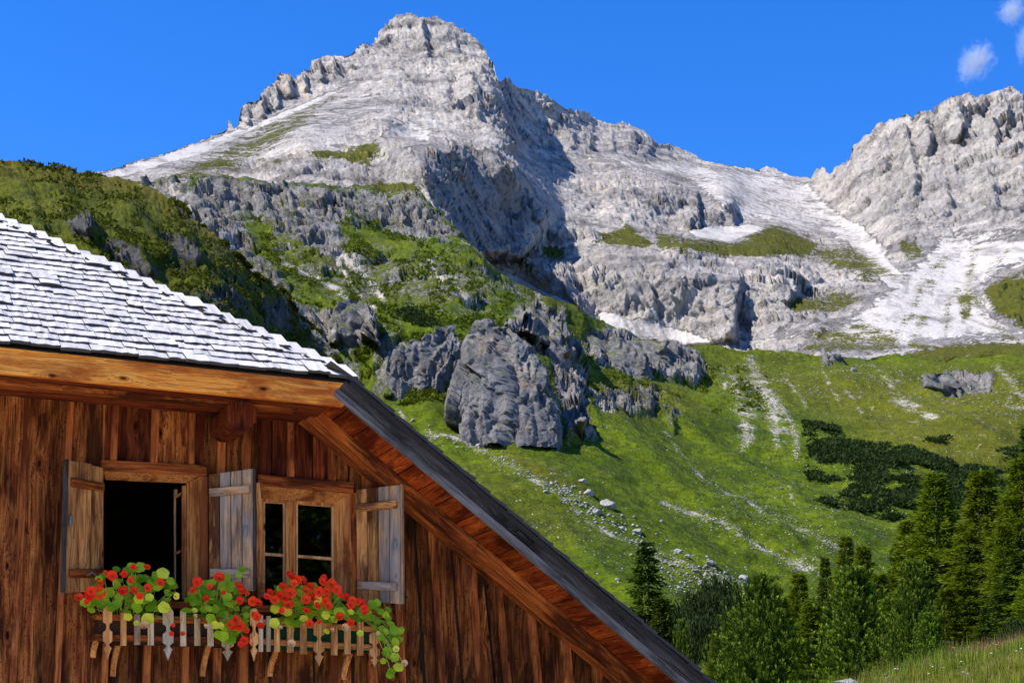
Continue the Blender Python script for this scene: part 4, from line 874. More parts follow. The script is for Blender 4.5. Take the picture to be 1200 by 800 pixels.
shutter([((244, 555), .06), ((296.5, 548.5), .24), ((297, 692), .24), ((245, 690), .06)], 4, [W_SHUT, W_SHUTG, W_SHUTG, W_SHUTG], 'middle shutter between the windows, weathered grey towards its free edge', [W_SHUTG, W_SHUTG], 'R', (.83, .51), W_GREY)
shutter([((417, 573), .06), ((469, 567), .37), ((470, 707), .37), ((418.5, 704), .06)], 4, [W_SHUT, W_SHUT, W_SHUTG, W_SHUTG], 'right shutter beside the closed window, brown with a grey weathered side', [W_SHUT, W_SHUTG], 'R', (.88, .50), W_SHUTG)
def rod(name, pts, r, mat, parent, n=6):
    V = []; Fs = []
    for i, p in enumerate(pts):
        d = (pts[min(i + 1, len(pts) - 1)] - pts[max(i - 1, 0)]).normalized(); a = d.orthogonal().normalized(); b_ = d.cross(a)
        for q in range(n): V.append(p + (a * cos(q / n * 2 * pi) + b_ * sin(q / n * 2 * pi)) * r)
    for i in range(len(pts) - 1):
        for q in range(n): Fs.append((i * n + q, i * n + (q + 1) % n, (i + 1) * n + (q + 1) % n, (i + 1) * n + q))
    Fs += [tuple(range(n))[::-1], tuple(range((len(pts) - 1) * n, len(pts) * n))]
    return link(name, mesh(name, V, Fs, smooth=False), mat, parent)
def Lp(x, y, v): return L(*H(x, y, v), v)
rod('shutter_hook', [Lp(102, 674, .38), Lp(108, 670, .36), Lp(118, 678, .2)], .006, METAL, house)
rod('shutter_hook', [Lp(468, 704, .26), Lp(468, 713, .26), Lp(466, 714, .27), Lp(469.5, 715, .27)], .005, METAL, house)
rod('hinge_post', [Lp(300, 566, .10), Lp(302, 582, .10), Lp(304, 600, .09), Lp(303, 640, .10), Lp(302, 672, .12), Lp(307, 690, .16)], .035, W_CASE, house, 8)

# --- beams under the eaves
wf0 = H(200, 452, .5)[1]
roof = empty('roof', (0, 0, 0)); roof.parent = house
uLf = 2 * UC - uE
ft = [H(0, 404, VO + .03), H(411, 449, VO + .03)]; fb = [H(0, 437, VO + .03), H(398, 475, VO + .03)]
zt = (ft[0][1] + ft[1][1]) / 2; zb = (fb[0][1] + fb[1][1]) / 2; print('fascia', ft, fb)
# front board, end cut on the slope
prism('fascia_board', [(uLf + .02, ft[0][1] - .0), (uE + .0, ft[1][1]), (uE - .03, ft[1][1] - .10), (uE - .10, fb[1][1]), (uLf + .1, fb[0][1])], VO - .03, VO + .03, W_FASCIA, roof, b=.006)
_f = bpy.data.objects['fascia_board']; R_ = Matrix.Rotation(radians(90), 4, 'Y')      # grain along the board
_f.data.transform(R_.inverted()); _f.matrix_local = Matrix.Translation(Vector((uLf + .02, 0, ft[0][1]))) @ R_
# soffit under the hip, and the plate beam on the wall
zsof = min(ft[0][1], ft[1][1]) - .10
plank('hip_soffit', L(uLf + .1, zb + .07, .47), L(uE - .15, zb + .05, .47), .86, .03, Vector((0, 0, 1)), W_TOP, roof)
plank('plate_beam', Lp(-40, 443, .52), Lp(346, 476, .52), .16, .10, Vector((0, 0, 1)), W_BEAM, roof)
plank('plate_beam', L(uLf, wtop_flat + .10, .06), L(H(345, 470, .06)[0], wtop_flat + .10, .06), .12, .24, Vector((0, 0, 1)), W_TOP, roof)
# purlin end sticking out under the fascia: chamfered log
def log(c0, c1, r, mat, name, flat=.82):
    n = 8; V = []; z = (c1 - c0).normalized(); a = Vector((1, 0, 0)); up = Vector((0, 0, 1))
    for s_ in (0, 1):
        for q in range(n):
            an = pi / 8 + q * pi / 4; p = (c0 if s_ == 0 else c1) + (a * cos(an) + up * sin(an) * 1.0) * r
            V.append(p)
    Fs = [(q, (q + 1) % n, n + (q + 1) % n, n + q) for q in range(n)] + [tuple(range(n))[::-1], tuple(range(n, 2 * n))]
    return link(name, mesh(name, V, Fs), mat, roof)
pc = Lp(283, 485, .62); log(pc + Vector((0, .8, 0)), pc, .145, W_TOP, 'purlin')
pc2 = L(2 * UC - pc.x, pc.z, .74); log(pc2 + Vector((0, .8, 0)), pc2, .145, W_TOP, 'purlin')

# --- right verge, mirrored for the left one outside the picture
sdir = Vector((cos(MA), 0, -sin(MA))); snorm = Vector((sin(MA), 0, cos(MA)))
def along(u, drop, v):                                # point on the slope line `drop` below the roof surface (square to it)
    return Vector((u, -v, roofz(u))) - snorm * drop
def verge(name, drop, v, w, t, mat, u0, u1, **k):
    for mir in (False, True):
        a, b_ = along(u0, drop, v), along(u1, drop, v)
        if mir: a.x = 2 * UC - a.x; b_.x = 2 * UC - b_.x
        plank(name, a, b_, t, w, (snorm if not mir else Vector((-snorm.x, 0, snorm.z))), mat, roof, **k)
W_GREYL = wood_material('pale_verge_wood', (0.038, 0.034, 0.029), (0.128, 0.112, 0.098), (0.246, 0.225, 0.200), var=.15)
verge('verge_board', .200, VO + .02, .080, .035, W_GREYL, uE - .06, uEND - .1)
verge('verge_board', .112, VO + .026, .095, .035, W_GREY, uE - .05, uEND - .1)
verge('verge_strip', .058, VO + .045, .045, .03, DARKIN, uE - .02, uEND - .05)
verge('rafter', .232, .255, .115, .145, W_BEAM, uE - .62, uEND - .3)
verge('rafter', .24, .10, .13, .14, W_BEAM, uE - .80, uEND - .4)
# soffit boards run from the wall to the verge, side by side down the slope
s = 0.0; Ls = (uEND - uE) / cos(MA) + .35; brd = []
while s < Ls:
    w_ = rnd.uniform(.20, .30); u = uE - .3 + (s + w_ / 2) * cos(MA)
    for mir in (False, True):
        a = along(u, .160 + rnd.uniform(0, .006), -.1); vm = min(VO, VO - (uE - u + w_ / 2) * SL / TQ - .06); b_ = a + Vector((0, -(vm + .1), 0))
        if vm < .05: continue
        f = snorm.copy()
        if mir: a.x = 2 * UC - a.x; b_.x = 2 * UC - b_.x; f.x = -f.x
        plank('soffit_board', a, b_, w_ - .008, .022, f, W_SOFFIT, roof)
    s += w_
# roof deck slabs (closed, below the shingles)
def slab(name, P4, th, mat):
    P = [Vector(p) for p in P4]; n = (P[1] - P[0]).cross(P[2] - P[0]).normalized()
    if n.z < 0: n = -n
    Q = [p - n * th for p in P]; m = len(P)
    Fs = [tuple(range(m)), tuple(range(m, 2 * m))[::-1]] + [(i, i + m, (i + 1) % m + m, (i + 1) % m) for i in range(m)]
    return link(name, mesh(name, P + Q, Fs), mat, roof)
yF = -VO - .0
for mir in (False, True):
    f = (lambda p: (2 * UC - p[0], p[1], p[2])) if mir else (lambda p: p)
    slab('roof_deck', [f(p) for p in ((uE, yF, wE - .055), (uEND, yF, roofz(uEND) - .055), (uEND, DEPTH + .6, roofz(uEND) - .055), (UC, DEPTH + .6, WR - .055), (UC, bR, WR - .055))], .03, DARKIN)
slab('roof_deck', [(uE - .03, yF, wE - .012), (UC, bR, WR - .012), (uLf + .03, yF, wE - .012)], .03, DARKIN)

# --- shingles
def shingle_mesh(seed):
    r = random.Random(seed); n = 4; Lh = .36; th = .030; V = []; top = []; 
    ys = [(.0 + r.uniform(-.006, .006)) for _ in range(n + 1)]
    for i in range(n + 1):                          # z axis runs up the slope, x across (unit width), y out
        x = i / n - .5; t1 = th * r.uniform(.8, 1.15)
        V += [(x, t1, ys[i]), (x, 0, ys[i] + .003), (x, t1 * .35 - .012, Lh), (x, -.012, Lh)]
    Fs = []
    for i in range(n):
        a, b_ = i * 4, (i + 1) * 4
        Fs += [(a, a + 2, b_ + 2, b_), (a, b_, b_ + 1, a + 1), (a + 1, b_ + 1, b_ + 3, a + 3)]
    Fs += [(0, 1, 3, 2), (n * 4, n * 4 + 2, n * 4 + 3, n * 4 + 1)]
    me = mesh('shingle', V, Fs, SHINGLE); me.materials.append(SHINGLE_END)
    for q in range(n): me.polygons[q * 3 + 1].material_index = 1; me.polygons[q * 3 + 2].material_index = 1
    me.polygons[-1].material_index = 1; me.polygons[-2].material_index = 1
    return me
SHM = [shingle_mesh(q) for q in range(8)]
loose = {'V': [], 'F': [], 'M': []}
def put_shingle(p, right, up, w, part, dz=0):
    out = right.cross(up) * -1
    if out.z < 0: out = -out
    y = out; x = right; z = up
    M = Matrix(((x.x * w, y.x, z.x, p.x), (x.y * w, y.y, z.y, p.y), (x.z * w, y.z, z.z, p.z), (0, 0, 0, 1)))
    me = rnd.choice(SHM)
    if part:
        o = bpy.data.objects.new('shingle', me); COL.objects.link(o); o.parent = roof; o.matrix_local = M
    else:
        k = len(loose['V']); loose['V'] += [M @ v.co for v in me.vertices]; loose['F'] += [tuple(k + i for i in q.vertices) for q in me.polygons]; loose['M'] += [q.material_index for q in me.polygons]
    return part
EXP = .155; n_part = 0
QA_ = math.atan(TQ); hup = Vector((0, cos(QA_), sin(QA_))); hn = Vector((0, -sin(QA_), cos(QA_))); X_ = Vector((1, 0, 0))
hlen = (WR - wE) / sin(QA_); rows = int(hlen / EXP)
u_vis = H(-6, 380, VO)[0]
for r in range(0, rows):
    s = r * EXP - .03; half = (uE - UC) * (1 - max(s, 0) / hlen) + .02; u = UC + half; first = True
    while u > UC - half:
        w_ = rnd.uniform(.12, .27); w_ = min(w_, max(.06, u - (UC - half)))
        jit = rnd.uniform(-.010, .010) + (rnd.random() < .05) * rnd.uniform(-.04, -.02)
        b0 = yF; p = Vector((u - w_ / 2, yF, wE)) + hup * (s + jit) + hn * (.022 + rnd.uniform(-.003, .007) + (.014 if rnd.random() < .08 else 0))
        ang = rnd.uniform(-.02, .02) - .03; up = (hup + X_ * ang).normalized(); right = (X_ - up * X_.dot(up)).normalized()
        vis_u = u_vis - s * .55
        part = u > vis_u and n_part < 252 and r >= 0
        if put_shingle(p, right, up, w_ - .004, part): n_part += 1
        u -= w_
# right slope: courses seen end-on along the verge, then onwards out of sight
rup = Vector((-cos(MA), 0, sin(MA))); rlen = (uEND - uE) / cos(MA) + .05; sfull = (uEND - UC) / cos(MA)
EX2 = .185; nrow = int(sfull / EX2)
for r in range(nrow):
    s = r * EX2; ub = uEND + .04 - s * cos(MA)
    # a course starts at the verge below the hip, else at the hip line
    b0 = yF - .055 if ub >= uE else (yF + (uE - ub) * (bR - yF) / (uE - UC) + .13)
    b = b0; first = True
    while b < DEPTH + .6:
        w_ = rnd.uniform(.12, .26); p = Vector((ub + rnd.uniform(-.015, .015), b + w_ / 2, 0)); p.z = roofz(p.x); p += snorm * (-.018 + rnd.uniform(-.002, .006))
        part = first and ub >= uE - .05 and n_part < 296
        if put_shingle(p, Vector((0, 1, 0)), (rup + Vector((0, rnd.uniform(-.02, .02), 0))).normalized(), w_ - .004, part): n_part += 1
        first = False; b += w_
    # left slope
    b = b0
    while b < DEPTH + .6:
        w_ = .3; p = Vector((2 * UC - ub, b + w_ / 2, roofz(ub))) + Vector((-snorm.x, 0, snorm.z)) * .024
        put_shingle(p, Vector((0, -1, 0)), Vector((-rup.x, 0, rup.z)), w_ - .004, False); b += w_
_me = mesh('shingle_course', loose['V'], loose['F'], SHINGLE); _me.materials.append(SHINGLE_END); _me.polygons.foreach_set('material_index', loose['M']); link('shingle', _me, None, roof, kind='stuff')
# caps along the hip line
hd = (Vector((UC, bR, WR)) - Vector((uE, yF, wE)));  hl = hd.length; hd.normalize()
print('shingles', n_part)
# ------------------------------------------------------------------ flower boxes hanging on the wall
VB = .30                                             # front of the boxes
def ornate(x0, x1, y0, y1, waist, mat, parent, name='ornate_slat'):
    """fretsawn slat: rounded head, bitten waist, and a small spearhead drop at the foot"""
    xc = (x0 + x1) / 2; h = (x1 - x0) / 2; H_ = y1 - y0; pts = []
    prof = [(0, .35), (.03, .8), (.08, 1), (.26, 1), (.31, .95), (.33, .45), (.37, .30), (.42, .30), (.46, .5), (.49, 1), (.66, 1), (.69, .62), (.71, .35), (.73, .30), (.76, .45), (.79, .85), (.83, .62), (.90, .34), (.96, .14), (1, .03)]
    R = [H(xc + h * w_, y0 + H_ * t_, VB + .012) for t_, w_ in prof]; Lf = [H(xc - h * w_, y0 + H_ * t_, VB + .012) for t_, w_ in prof]
    return prism(name, R + Lf[::-1], VB - .012, VB + .012, mat, parent, b=.003)
def flower_box(xs, rail_t, rail_b, slats, orns, trough, label, tm, rail_m, orn_m, brackets):
    x0, x1 = xs; base = L(*H((x0 + x1) / 2, rail_b[0], .15), .15)
    bx = empty('flower_box', O + Matrix.Rotation(RZ, 3, 'Z') @ base, RZ, label=label, cat='flower box')
    made = []
    def P(fn, *a, **k):
        o = fn(*a, **k); made.append(o); return o
    fy = lambda r, x: r[0] + (r[1] - r[0]) * (x - x0) / (x1 - x0)
    for r in (rail_t, rail_b):
        a = H(x0, r[0], VB - .03); b_ = H(x1, r[1], VB - .03); P(plank, 'rail', L(*a, VB - .03), L(*b_, VB - .03), .03, .055, Vector((0, 0, 1)), rail_m, bx)
    for i, (sx, w_, ya, yb, m) in enumerate(slats):
        P(prism, 'slat', [H(sx - w_ / 2, yb, VB + .01), H(sx + w_ / 2, yb, VB + .01), H(sx + w_ / 2, ya, VB + .01), H(sx - w_ / 2, ya, VB + .01)], VB - .01, VB + .01, m, bx, b=.003)
    for (a, b_, ya, yb, m) in orns: P(ornate, a, b_, ya, yb, 0, m, bx)
    # trough with soil
    a = H(x0 + 3, fy(rail_t, x0) + 4, .2); b_ = H(x1 - 3, fy(rail_t, x1) + 4, .2); c = H(x1 - 3, fy(rail_b, x1) - 3, .2)
    u0, u1, w1 = a[0], b_[0], (a[1] + b_[1]) / 2; w0 = w1 - .17
    V = []; Fs = []
    def bxx(u0, u1, v0, v1, w0, w1):
        i = len(V); V.extend([L(u, w, v) for w in (w0, w1) for v in (v1, v0) for u in (u0, u1)])
        Fs.extend([tuple(i + q for q in f) for f in ((0, 2, 3, 1), (4, 5, 7, 6), (0, 1, 5, 4), (1, 3, 7, 5), (3, 2, 6, 7), (2, 0, 4, 6))])
    bxx(u0, u1, .06, .075, w0, w1); bxx(u0, u1, VB - .075, VB - .06, w0, w1); bxx(u0, u0 + .015, .076, VB - .076, w0, w1); bxx(u1 - .015, u1, .076, VB - .076, w0, w1); bxx(u0, u1, .06, VB - .06, w0 - .015, w0 - .001)
    P(link, 'trough', mesh('trough', V, Fs), trough, bx, Matrix.Identity(4))
    V = []; Fs = []; bxx(u0 + .016, u1 - .016, .077, VB - .077, w0, w1 - .03); P(link, 'soil', mesh('soil', V, Fs), SOIL, bx, Matrix.Identity(4))
    # side rails back to the wall, ledger, and curved brackets below
    for x, r in ((x0, 0), (x1, 1)):
        for rr in (rail_t, rail_b): q = H(x, rr[r], VB - .03); P(plank, 'side_rail', L(q[0], q[1], .035), L(q[0], q[1], VB - .05), .03, .05, Vector((0, 0, 1)), rail_m, bx)
    for x, yt, yb, dx in brackets:
        q = H(x, yt, .18); q2 = H(x + dx, yb, .06); n = 8; pts = []
        for k in range(n + 1):
            t_ = k / n; pts.append((VB - .06 - (VB - .10) * math.sin(t_ * pi / 2) , q[1] - (q[1] - q2[1]) * t_))
        th = .045; V = []
        for v, w in pts: V += [L(q[0] - .022, w, v), L(q[0] + .022, w, v), L(q[0] + .022, w + .01, v - th), L(q[0] - .022, w + .01, v - th)]
        Fs = []
        for k in range(n): a = k * 4; Fs += [(a + i, a + (i + 1) % 4, a + 4 + (i + 1) % 4, a + 4 + i) for i in range(4)]
        Fs += [(3, 2, 1, 0), tuple(n * 4 + i for i in range(4))]
        P(link, 'bracket', mesh('bracket', V, Fs), W_CASE, bx, Matrix.Identity(4))
    for o in made: o.location = o.location - base
    return bx
SOIL = simple('potting_soil', (.05, .03, .02), .95)
TR1 = simple('brown_trough', (.06, .03, .018), .95, spec=0.0); TR2 = simple('green_trough', (.015, .06, .030), .9, spec=0.0)
S, SB = W_SLAT, W_SLATB
flower_box((112, 268), (722, 728), (746, 750), [(145, 7, 717, 756, SB), (161, 7, 719, 755, S), (177, 7, 718, 755.5, S), (215, 7, 714.5, 756.5, S), (231.5, 7, 724, 756, S), (247, 7, 728, 756.5, S)],
    [(121, 132, 709, 772, SB), (191, 203.5, 712, 773, S), (260, 274, 722, 774, S)], TR1, 'slatted wooden flower box under the open left window', TR1, W_BEAM, S, [(137, 757, 792, 0), (243, 757, 792, 0), (113, 748, 770, 0)])
flower_box((303, 441), (728, 737), (751, 758.5), [(306, 5, 720, 763, S), (315, 5, 721, 763, S), (325, 6.5, 724, 763, SB), (340.5, 7.5, 722, 764, SB), (356, 7.5, 729, 766, SB), (392, 7.5, 732, 767, SB), (407.5, 7.5, 732, 766, SB), (422.5, 7.5, 728, 767.5, SB)],
    [(293, 303, 712, 774, SB), (368, 380.5, 727, 780, SB), (433.5, 445.5, 740, 781, SB)], TR2, 'slatted brown flower box with a green trough under the closed right window', TR2, W_CASE, S, [(409, 766, 796, 0), (322, 764, 792, 0)])

# ------------------------------------------------------------------ nasturtiums
def leaf_material(name, a, b, vein):
    t = NT(name); ob = t.n('TexCoord').outputs['Object']; rn = t.n('ObjectInfo').outputs['Random']
    k = t.mix(t.math('FRACT', t.math('MULTIPLY', rn, 7.31)), a, b)
    sx = t.n('SeparateXYZ', {0: ob}); an = t.math('ARCTAN2', sx.outputs[1], sx.outputs[0]); v = t.math('ABSOLUTE', t.math('SINE', t.math('MULTIPLY', an, 4.5)))
    r = t.n('VectorMath', {0: ob}, operation='LENGTH').outputs['Value']
    vm = t.math('LESS_THAN', t.math('MULTIPLY', v, r), .0035)
    k = t.mix(t.math('MULTIPLY', vm, .6), k, vein); k = t.mix(t.ramp(t.noise(ob, 40, 3), [(.45, (0, 0, 0)), (.7, (.5, .5, .5))]), k, tuple(c * .6 for c in a))
    m = t.bsdf(color=k, rough=.5, spec=.25)
    tr = t.n('BsdfTranslucent', {'Color': k}); mx = t.n('MixShader', {0: .35}); t.t.links.new(t.b.outputs[0], mx.inputs[1]); t.t.links.new(tr.outputs[0], mx.inputs[2]); t.t.links.new(mx.outputs[0], t.out.inputs[0])
    return m
LEAF = leaf_material('nasturtium_leaf', (.18, .42, .01), (.66, .84, .03), (.8, .95, .2))
LEAFY = leaf_material('yellowing_leaf', (.95, .86, .04), (.85, .88, .06), (.95, .9, .35))
STEM = simple('stem_green', (.38, .50, .10), .6)
def petal_material(name, c1, c2):
    t = NT(name); rn = t.n('ObjectInfo').outputs['Random']; k = t.mix(rn, c1, c2); m = t.bsdf(color=k, rough=.55, spec=.2)
    tr = t.n('BsdfTranslucent', {'Color': k}); mx = t.n('MixShader', {0: .3}); t.t.links.new(t.b.outputs[0], mx.inputs[1]); t.t.links.new(tr.outputs[0], mx.inputs[2]); t.t.links.new(mx.outputs[0], t.out.inputs[0]); return m
RED = petal_material('red_petal', (1.0, .018, .002), (1.0, .07, .006)); YEL = petal_material('yellow_petal', (.95, .72, .04), (1.0, .85, .12)); CREAM = petal_material('faded_petal', (.85, .42, .18), (.9, .65, .32))
EYE_M = simple('flower_throat', (.18, .01, .005), .8)
def leaf_mesh(seed, mat):
    r = random.Random(seed); n = 14; V = [(0, 0, .0)]; Fs = []
    cup = r.uniform(-.12, .25)
    for ring, rr in ((1, .5), (2, 1.0)):
        for i in range(n):
            a = i / n * 2 * pi; lob = 1 + .07 * cos(5 * a + seed) + r.uniform(-.03, .03); q = rr * lob
            V.append((q * cos(a), q * sin(a), cup * rr * rr + .05 * sin(3 * a + seed) * rr))
    for i in range(n):
        j = (i + 1) % n; Fs.append((0, 1 + i, 1 + j)); Fs.append((1 + i, 1 + n + i, 1 + n + j, 1 + j))
    return mesh('leaf', V, Fs, mat, smooth=True)
def flower_mesh(seed, mat, closed=.25):
    r = random.Random(seed); V = []; Fs = []
    for p in range(5):
        a0 = p / 5 * 2 * pi + r.uniform(-.1, .1); b = len(V); m = 5
        for k, (rad, wid, h) in enumerate(((.08, .08, -.05), (.45, .36, .12 + closed * .3), (.8, .62, .16 + closed * .5), (1.0, .46, .08 + closed * .7 + r.uniform(-.1, .1)))):
            for s_ in (-1, 0, 1):
                a = a0; x = rad * cos(a) - s_ * wid * sin(a); y = rad * sin(a) + s_ * wid * cos(a); V.append((x, y, h - .05 * (s_ == 0)))
        for k in range(3):
            for s_ in range(2): i = b + k * 3 + s_; Fs.append((i, i + 3, i + 4, i + 1))
    c = len(V)
    for q in range(6): V.append((.17 * cos(q / 6 * 2 * pi), .17 * sin(q / 6 * 2 * pi), .10))
    Fs.append(tuple(range(c, c + 6)))
    me = mesh('flower', V, Fs, mat); me.materials.append(EYE_M); me.polygons[-1].material_index = 1; return me
LM = [leaf_mesh(q, LEAF) for q in range(6)]; LMY = [leaf_mesh(q, LEAFY) for q in range(3)]
FM = [flower_mesh(q, RED, c) for q, c in enumerate((.1, .25, .45, .2))]; FMY = [flower_mesh(9, YEL, .4)]; FMC = [flower_mesh(11, CREAM, 1.5)]
def aim(p, nrm, s, roll=0):
    z = nrm.normalized(); x = z.orthogonal().normalized(); y = z.cross(x); c_, s_ = cos(roll), sin(roll); X = x * c_ + y * s_; Y = y * c_ - x * s_
    return Matrix(((X.x * s, Y.x * s, z.x * s, p.x), (X.y * s, Y.y * s, z.y * s, p.y), (X.z * s, Y.z * s, z.z * s, p.z), (0, 0, 0, 1)))
def inside(x, y, pts):
    c = False
    for (ax, ay), (bx, by) in zip(pts, pts[1:] + pts[:1]):
        if (ay > y) != (by > y) and x < (bx - ax) * (y - ay) / (by - ay) + ax: c = not c
    return c
def nasturtium(outl, nl, reds, yellows, faded, yl, label, root_v, extra_leaves=(), seed=1):
    r = random.Random(seed); xs = [p[0] for p in outl]; ys = [p[1] for p in outl]; cx = sum(xs) / len(xs)
    rootp = L(*H((min(xs) + max(xs)) / 2, 722, .2), .2)
    e = empty('nasturtium', O + Matrix.Rotation(RZ, 3, 'Z') @ rootp, RZ, label=label, cat='flowering plant')
    loc = lambda x, y, v: L(*H(x, y, v), v) - rootp
    tips = []
    def put(name, me, p, nrm, s):
        o = bpy.data.objects.new(name, me); COL.objects.link(o); o.parent = e; o.matrix_local = aim(p, nrm, s, r.uniform(0, 6.28)); tips.append(p - nrm.normalized() * .01); return o
    placed = []
    k = 0; tries = 0
    while k < nl and tries < 6000:
        tries += 1; x = r.uniform(min(xs), max(xs)); y = r.uniform(min(ys), max(ys))
        if not inside(x, y, outl): continue
        if any(math.hypot(x - a, y - b) < (5.2 if len(placed) < nl * .6 else 3.0) for a, b in placed): continue
        placed.append((x, y)); v = r.uniform(.14, .50); s = r.uniform(.034, .054)
        nrm = Vector((r.uniform(-.6, .45), -1 + r.uniform(-.2, .5), r.uniform(.15, 1.3)))
        put('leaf', r.choice(LM), loc(x, y, v), nrm, s); k += 1
    for x, y in extra_leaves: put('leaf', r.choice(LM), loc(x, y, r.uniform(.28, .42)), Vector((r.uniform(-.4, .3), -1, r.uniform(.1, .8))), r.uniform(.028, .045))
    for x, y, d in yl: put('leaf', r.choice(LMY), loc(x, y, .48), Vector((r.uniform(-.3, .3), -1, r.uniform(.1, .6))), d / 2 / 135)
    for lst, mm in ((reds, FM), (yellows, FMY), (faded, FMC)):
        for q in lst:
            x, y = q[:2]; d = q[2] if len(q) > 2 else r.uniform(7.5, 10)
            put('flower', r.choice(mm), loc(x, y, r.uniform(.48, .56)), Vector((r.uniform(-.5, .5), -1, r.uniform(-.2, .6))), d / 2 / (118 if mm is not FMC else 170))
    V = []; Fs = []
    for t_ in tips[::2]:                             # thin petioles back to the soil
        a = Vector((max(-.45, min(.45, t_.x * .6)) + r.uniform(-.04, .04), 0, -.02)); b_ = t_; mid = a.lerp(b_, .5) + Vector((0, -.05, .06 if b_.z > -.1 else .16)); pr = []
        for i in range(5): s_ = i / 4; pr.append(a * (1 - s_) ** 2 + mid * 2 * s_ * (1 - s_) + b_ * s_ * s_)
        for i, p in enumerate(pr):
            for q in range(3): V.append(p + Vector((cos(q * 2.1), 0, sin(q * 2.1))) * .0017 + Vector((0, .002 * q, 0)))
        b0 = len(V) - 15
        for i in range(4):
            for q in range(3): Fs.append((b0 + i * 3 + q, b0 + i * 3 + (q + 1) % 3, b0 + i * 3 + 3 + (q + 1) % 3, b0 + i * 3 + 3 + q))
    link('stems', mesh('stems', V, Fs, STEM), None, e)
    return e
nasturtium([(104,690),(112,678),(125,668),(150,664),(170,664),(190,668),(203,682),(206,700),(200,712),(180,718),(150,718),(125,714),(106,716)], 74,
    [(92,700,9),(104,697,11),(107,692,9),(116,694,13),(117,682,9),(132,674,10),(124,671,6),(144,692,10),(146,672,7),(153,679,7),(157,691,8),(156,664,6),(172,664,7),(173,688,8),(188,682,8),(164,698,7),(102,705,6),(203,732,4),(214,742,5),(201,742,5)],
    [(206,698,7)], [(169,735,13)], [(191,671,15),(173,725,14),(192,711,14),(162,702,12),(150,722,10),(175,700,10),(160,730,7),(197,712,8)], 'red nasturtium in the left flower box under the open window', .3, [(107,714),(100,706),(112,700),(200,680),(203,686)], seed=3)
nasturtium([(222,700),(232,684),(246,678),(262,678),(276,684),(284,700),(290,716),(284,736),(276,752),(262,750),(254,740),(238,730),(222,722),(216,708)], 78,
    [(231,681,10),(226,691,8),(257,677,11),(246,687,6),(241,701,7),(280,686,9),(284,692,8),(281,703,8),(290,695,5),(296,704,10),(302,706,9),(276,725,8),(270,731,8),(281,733,10),(273,734,9),(301,722,9),(305,733,8),(289,738,6),(286,750,9),(283,754,7),(297,720,6),(262,694,5)],
    [], [(227,722,7),(240,735,8)], [(252,732,10),(228,715,7),(258,733,9)], 'red nasturtium hanging before the grey middle shutter', .3, [(284,667),(280,673),(266,676),(256,743),(272,750),(265,746),(289,720)], seed=5)
nasturtium([(318,695),(330,684),(350,684),(372,682),(398,694),(420,704),(432,714),(434,730),(420,728),(400,726),(380,732),(360,730),(345,730),(326,730),(316,714)], 84,
    [(340,675,11),(348,679,10),(354,680,10),(332,687,10),(340,694,12),(359,692,9),(363,687,9),(328,697,9),(334,700,10),(322,702,10),(338,708,11),(359,702,10),(366,700,10),(359,715,9),(374,693,11),(383,692,9),(378,681,9),(379,677,8),(388,684,11),(395,690,10),(383,697,8),(381,704,9),(384,709,9),(372,709,7),
     (406,699,8),(411,708,9),(413,703,8),(424,707,9),(427,712,8),(428,716,8),(398,722,9),(363,730,8),(411,729,8),(316,694,8),(313,698,7),(330,715,6),(399,697,6),(420,704,7),(391,687,7),(345,683,8),(374,728,5)],
    [(373,702,8),(371,706,6),(464,760,7)], [(341,755,12),(402,735,12),(473,777,10),(389,738,6),(328,736,6),(443,741,6)], [(323,713,12),(321,730,13),(336,717,13),(356,725,10),(382,720,11),(391,726,10),(383,739,8),(422,742,9),(467,781,13),(411,717,8)],
    'large red nasturtium of the right box trailing over its end', .3,
    [(432,716),(436,722),(442,728),(448,736),(446,716),(455,724),(458,730),(462,738),(471,737),(466,750),(468,748),(452,752),(457,756),(450,765),(456,768),(449,774),(462,770),(457,790),(459,786),(455,714),(441,712),(452,720),(460,745),(463,752),(469,740),(446,745),(440,735),(452,740),(454,762),(460,764),(435,708),(442,706)], seed=8)
# ------------------------------------------------------------------ conifers
def foliage_material(name, a, b, tip, tf=.25):
    t = NT(name); pos = t.n('NewGeometry').outputs['Position']; rn = t.n('ObjectInfo').outputs['Random']
    k = t.mix(t.ramp(t.noise(pos, 1.1, 4, .6), [(.35, (0, 0, 0)), (.65, (1, 1, 1))]), a, b)
    k = t.mix(t.attr('tip'), k, tip)
    k = t.n('HueSaturation', {'Color': k, 'Value': t.math('ADD', .8, t.math('MULTIPLY', rn, .4)), 'Hue': t.math('ADD', .49, t.math('MULTIPLY', rn, .02)), 'Saturation': 1.0, 'Fac': 1.0}).outputs[0]
    m = t.bsdf(color=k, rough=.75, spec=.1)
    tr = t.n('BsdfTranslucent', {'Color': k}); mx = t.n('MixShader', {0: tf}); t.t.links.new(t.b.outputs[0], mx.inputs[1]); t.t.links.new(tr.outputs[0], mx.inputs[2]); t.t.links.new(mx.outputs[0], t.out.inputs[0]); return m
F_SPR = foliage_material('spruce_needles', (0.025, 0.043, 0.003), (0.055, 0.083, 0.004), (0.102, 0.136, 0.007))
F_LAR = foliage_material('larch_needles', (0.055, 0.090, 0.002), (0.120, 0.168, 0.004), (0.178, 0.221, 0.010), .4)
F_PIN = foliage_material('stone_pine_needles', (0.024, 0.042, 0.002), (0.058, 0.096, 0.004), (0.27, 0.36, 0.03))
F_DWF = foliage_material('mountain_pine_needles', (0.015, 0.029, 0.008), (0.030, 0.047, 0.009), (0.051, 0.072, 0.012))
BARK = simple('bark', (.09, .065, .05), .95)
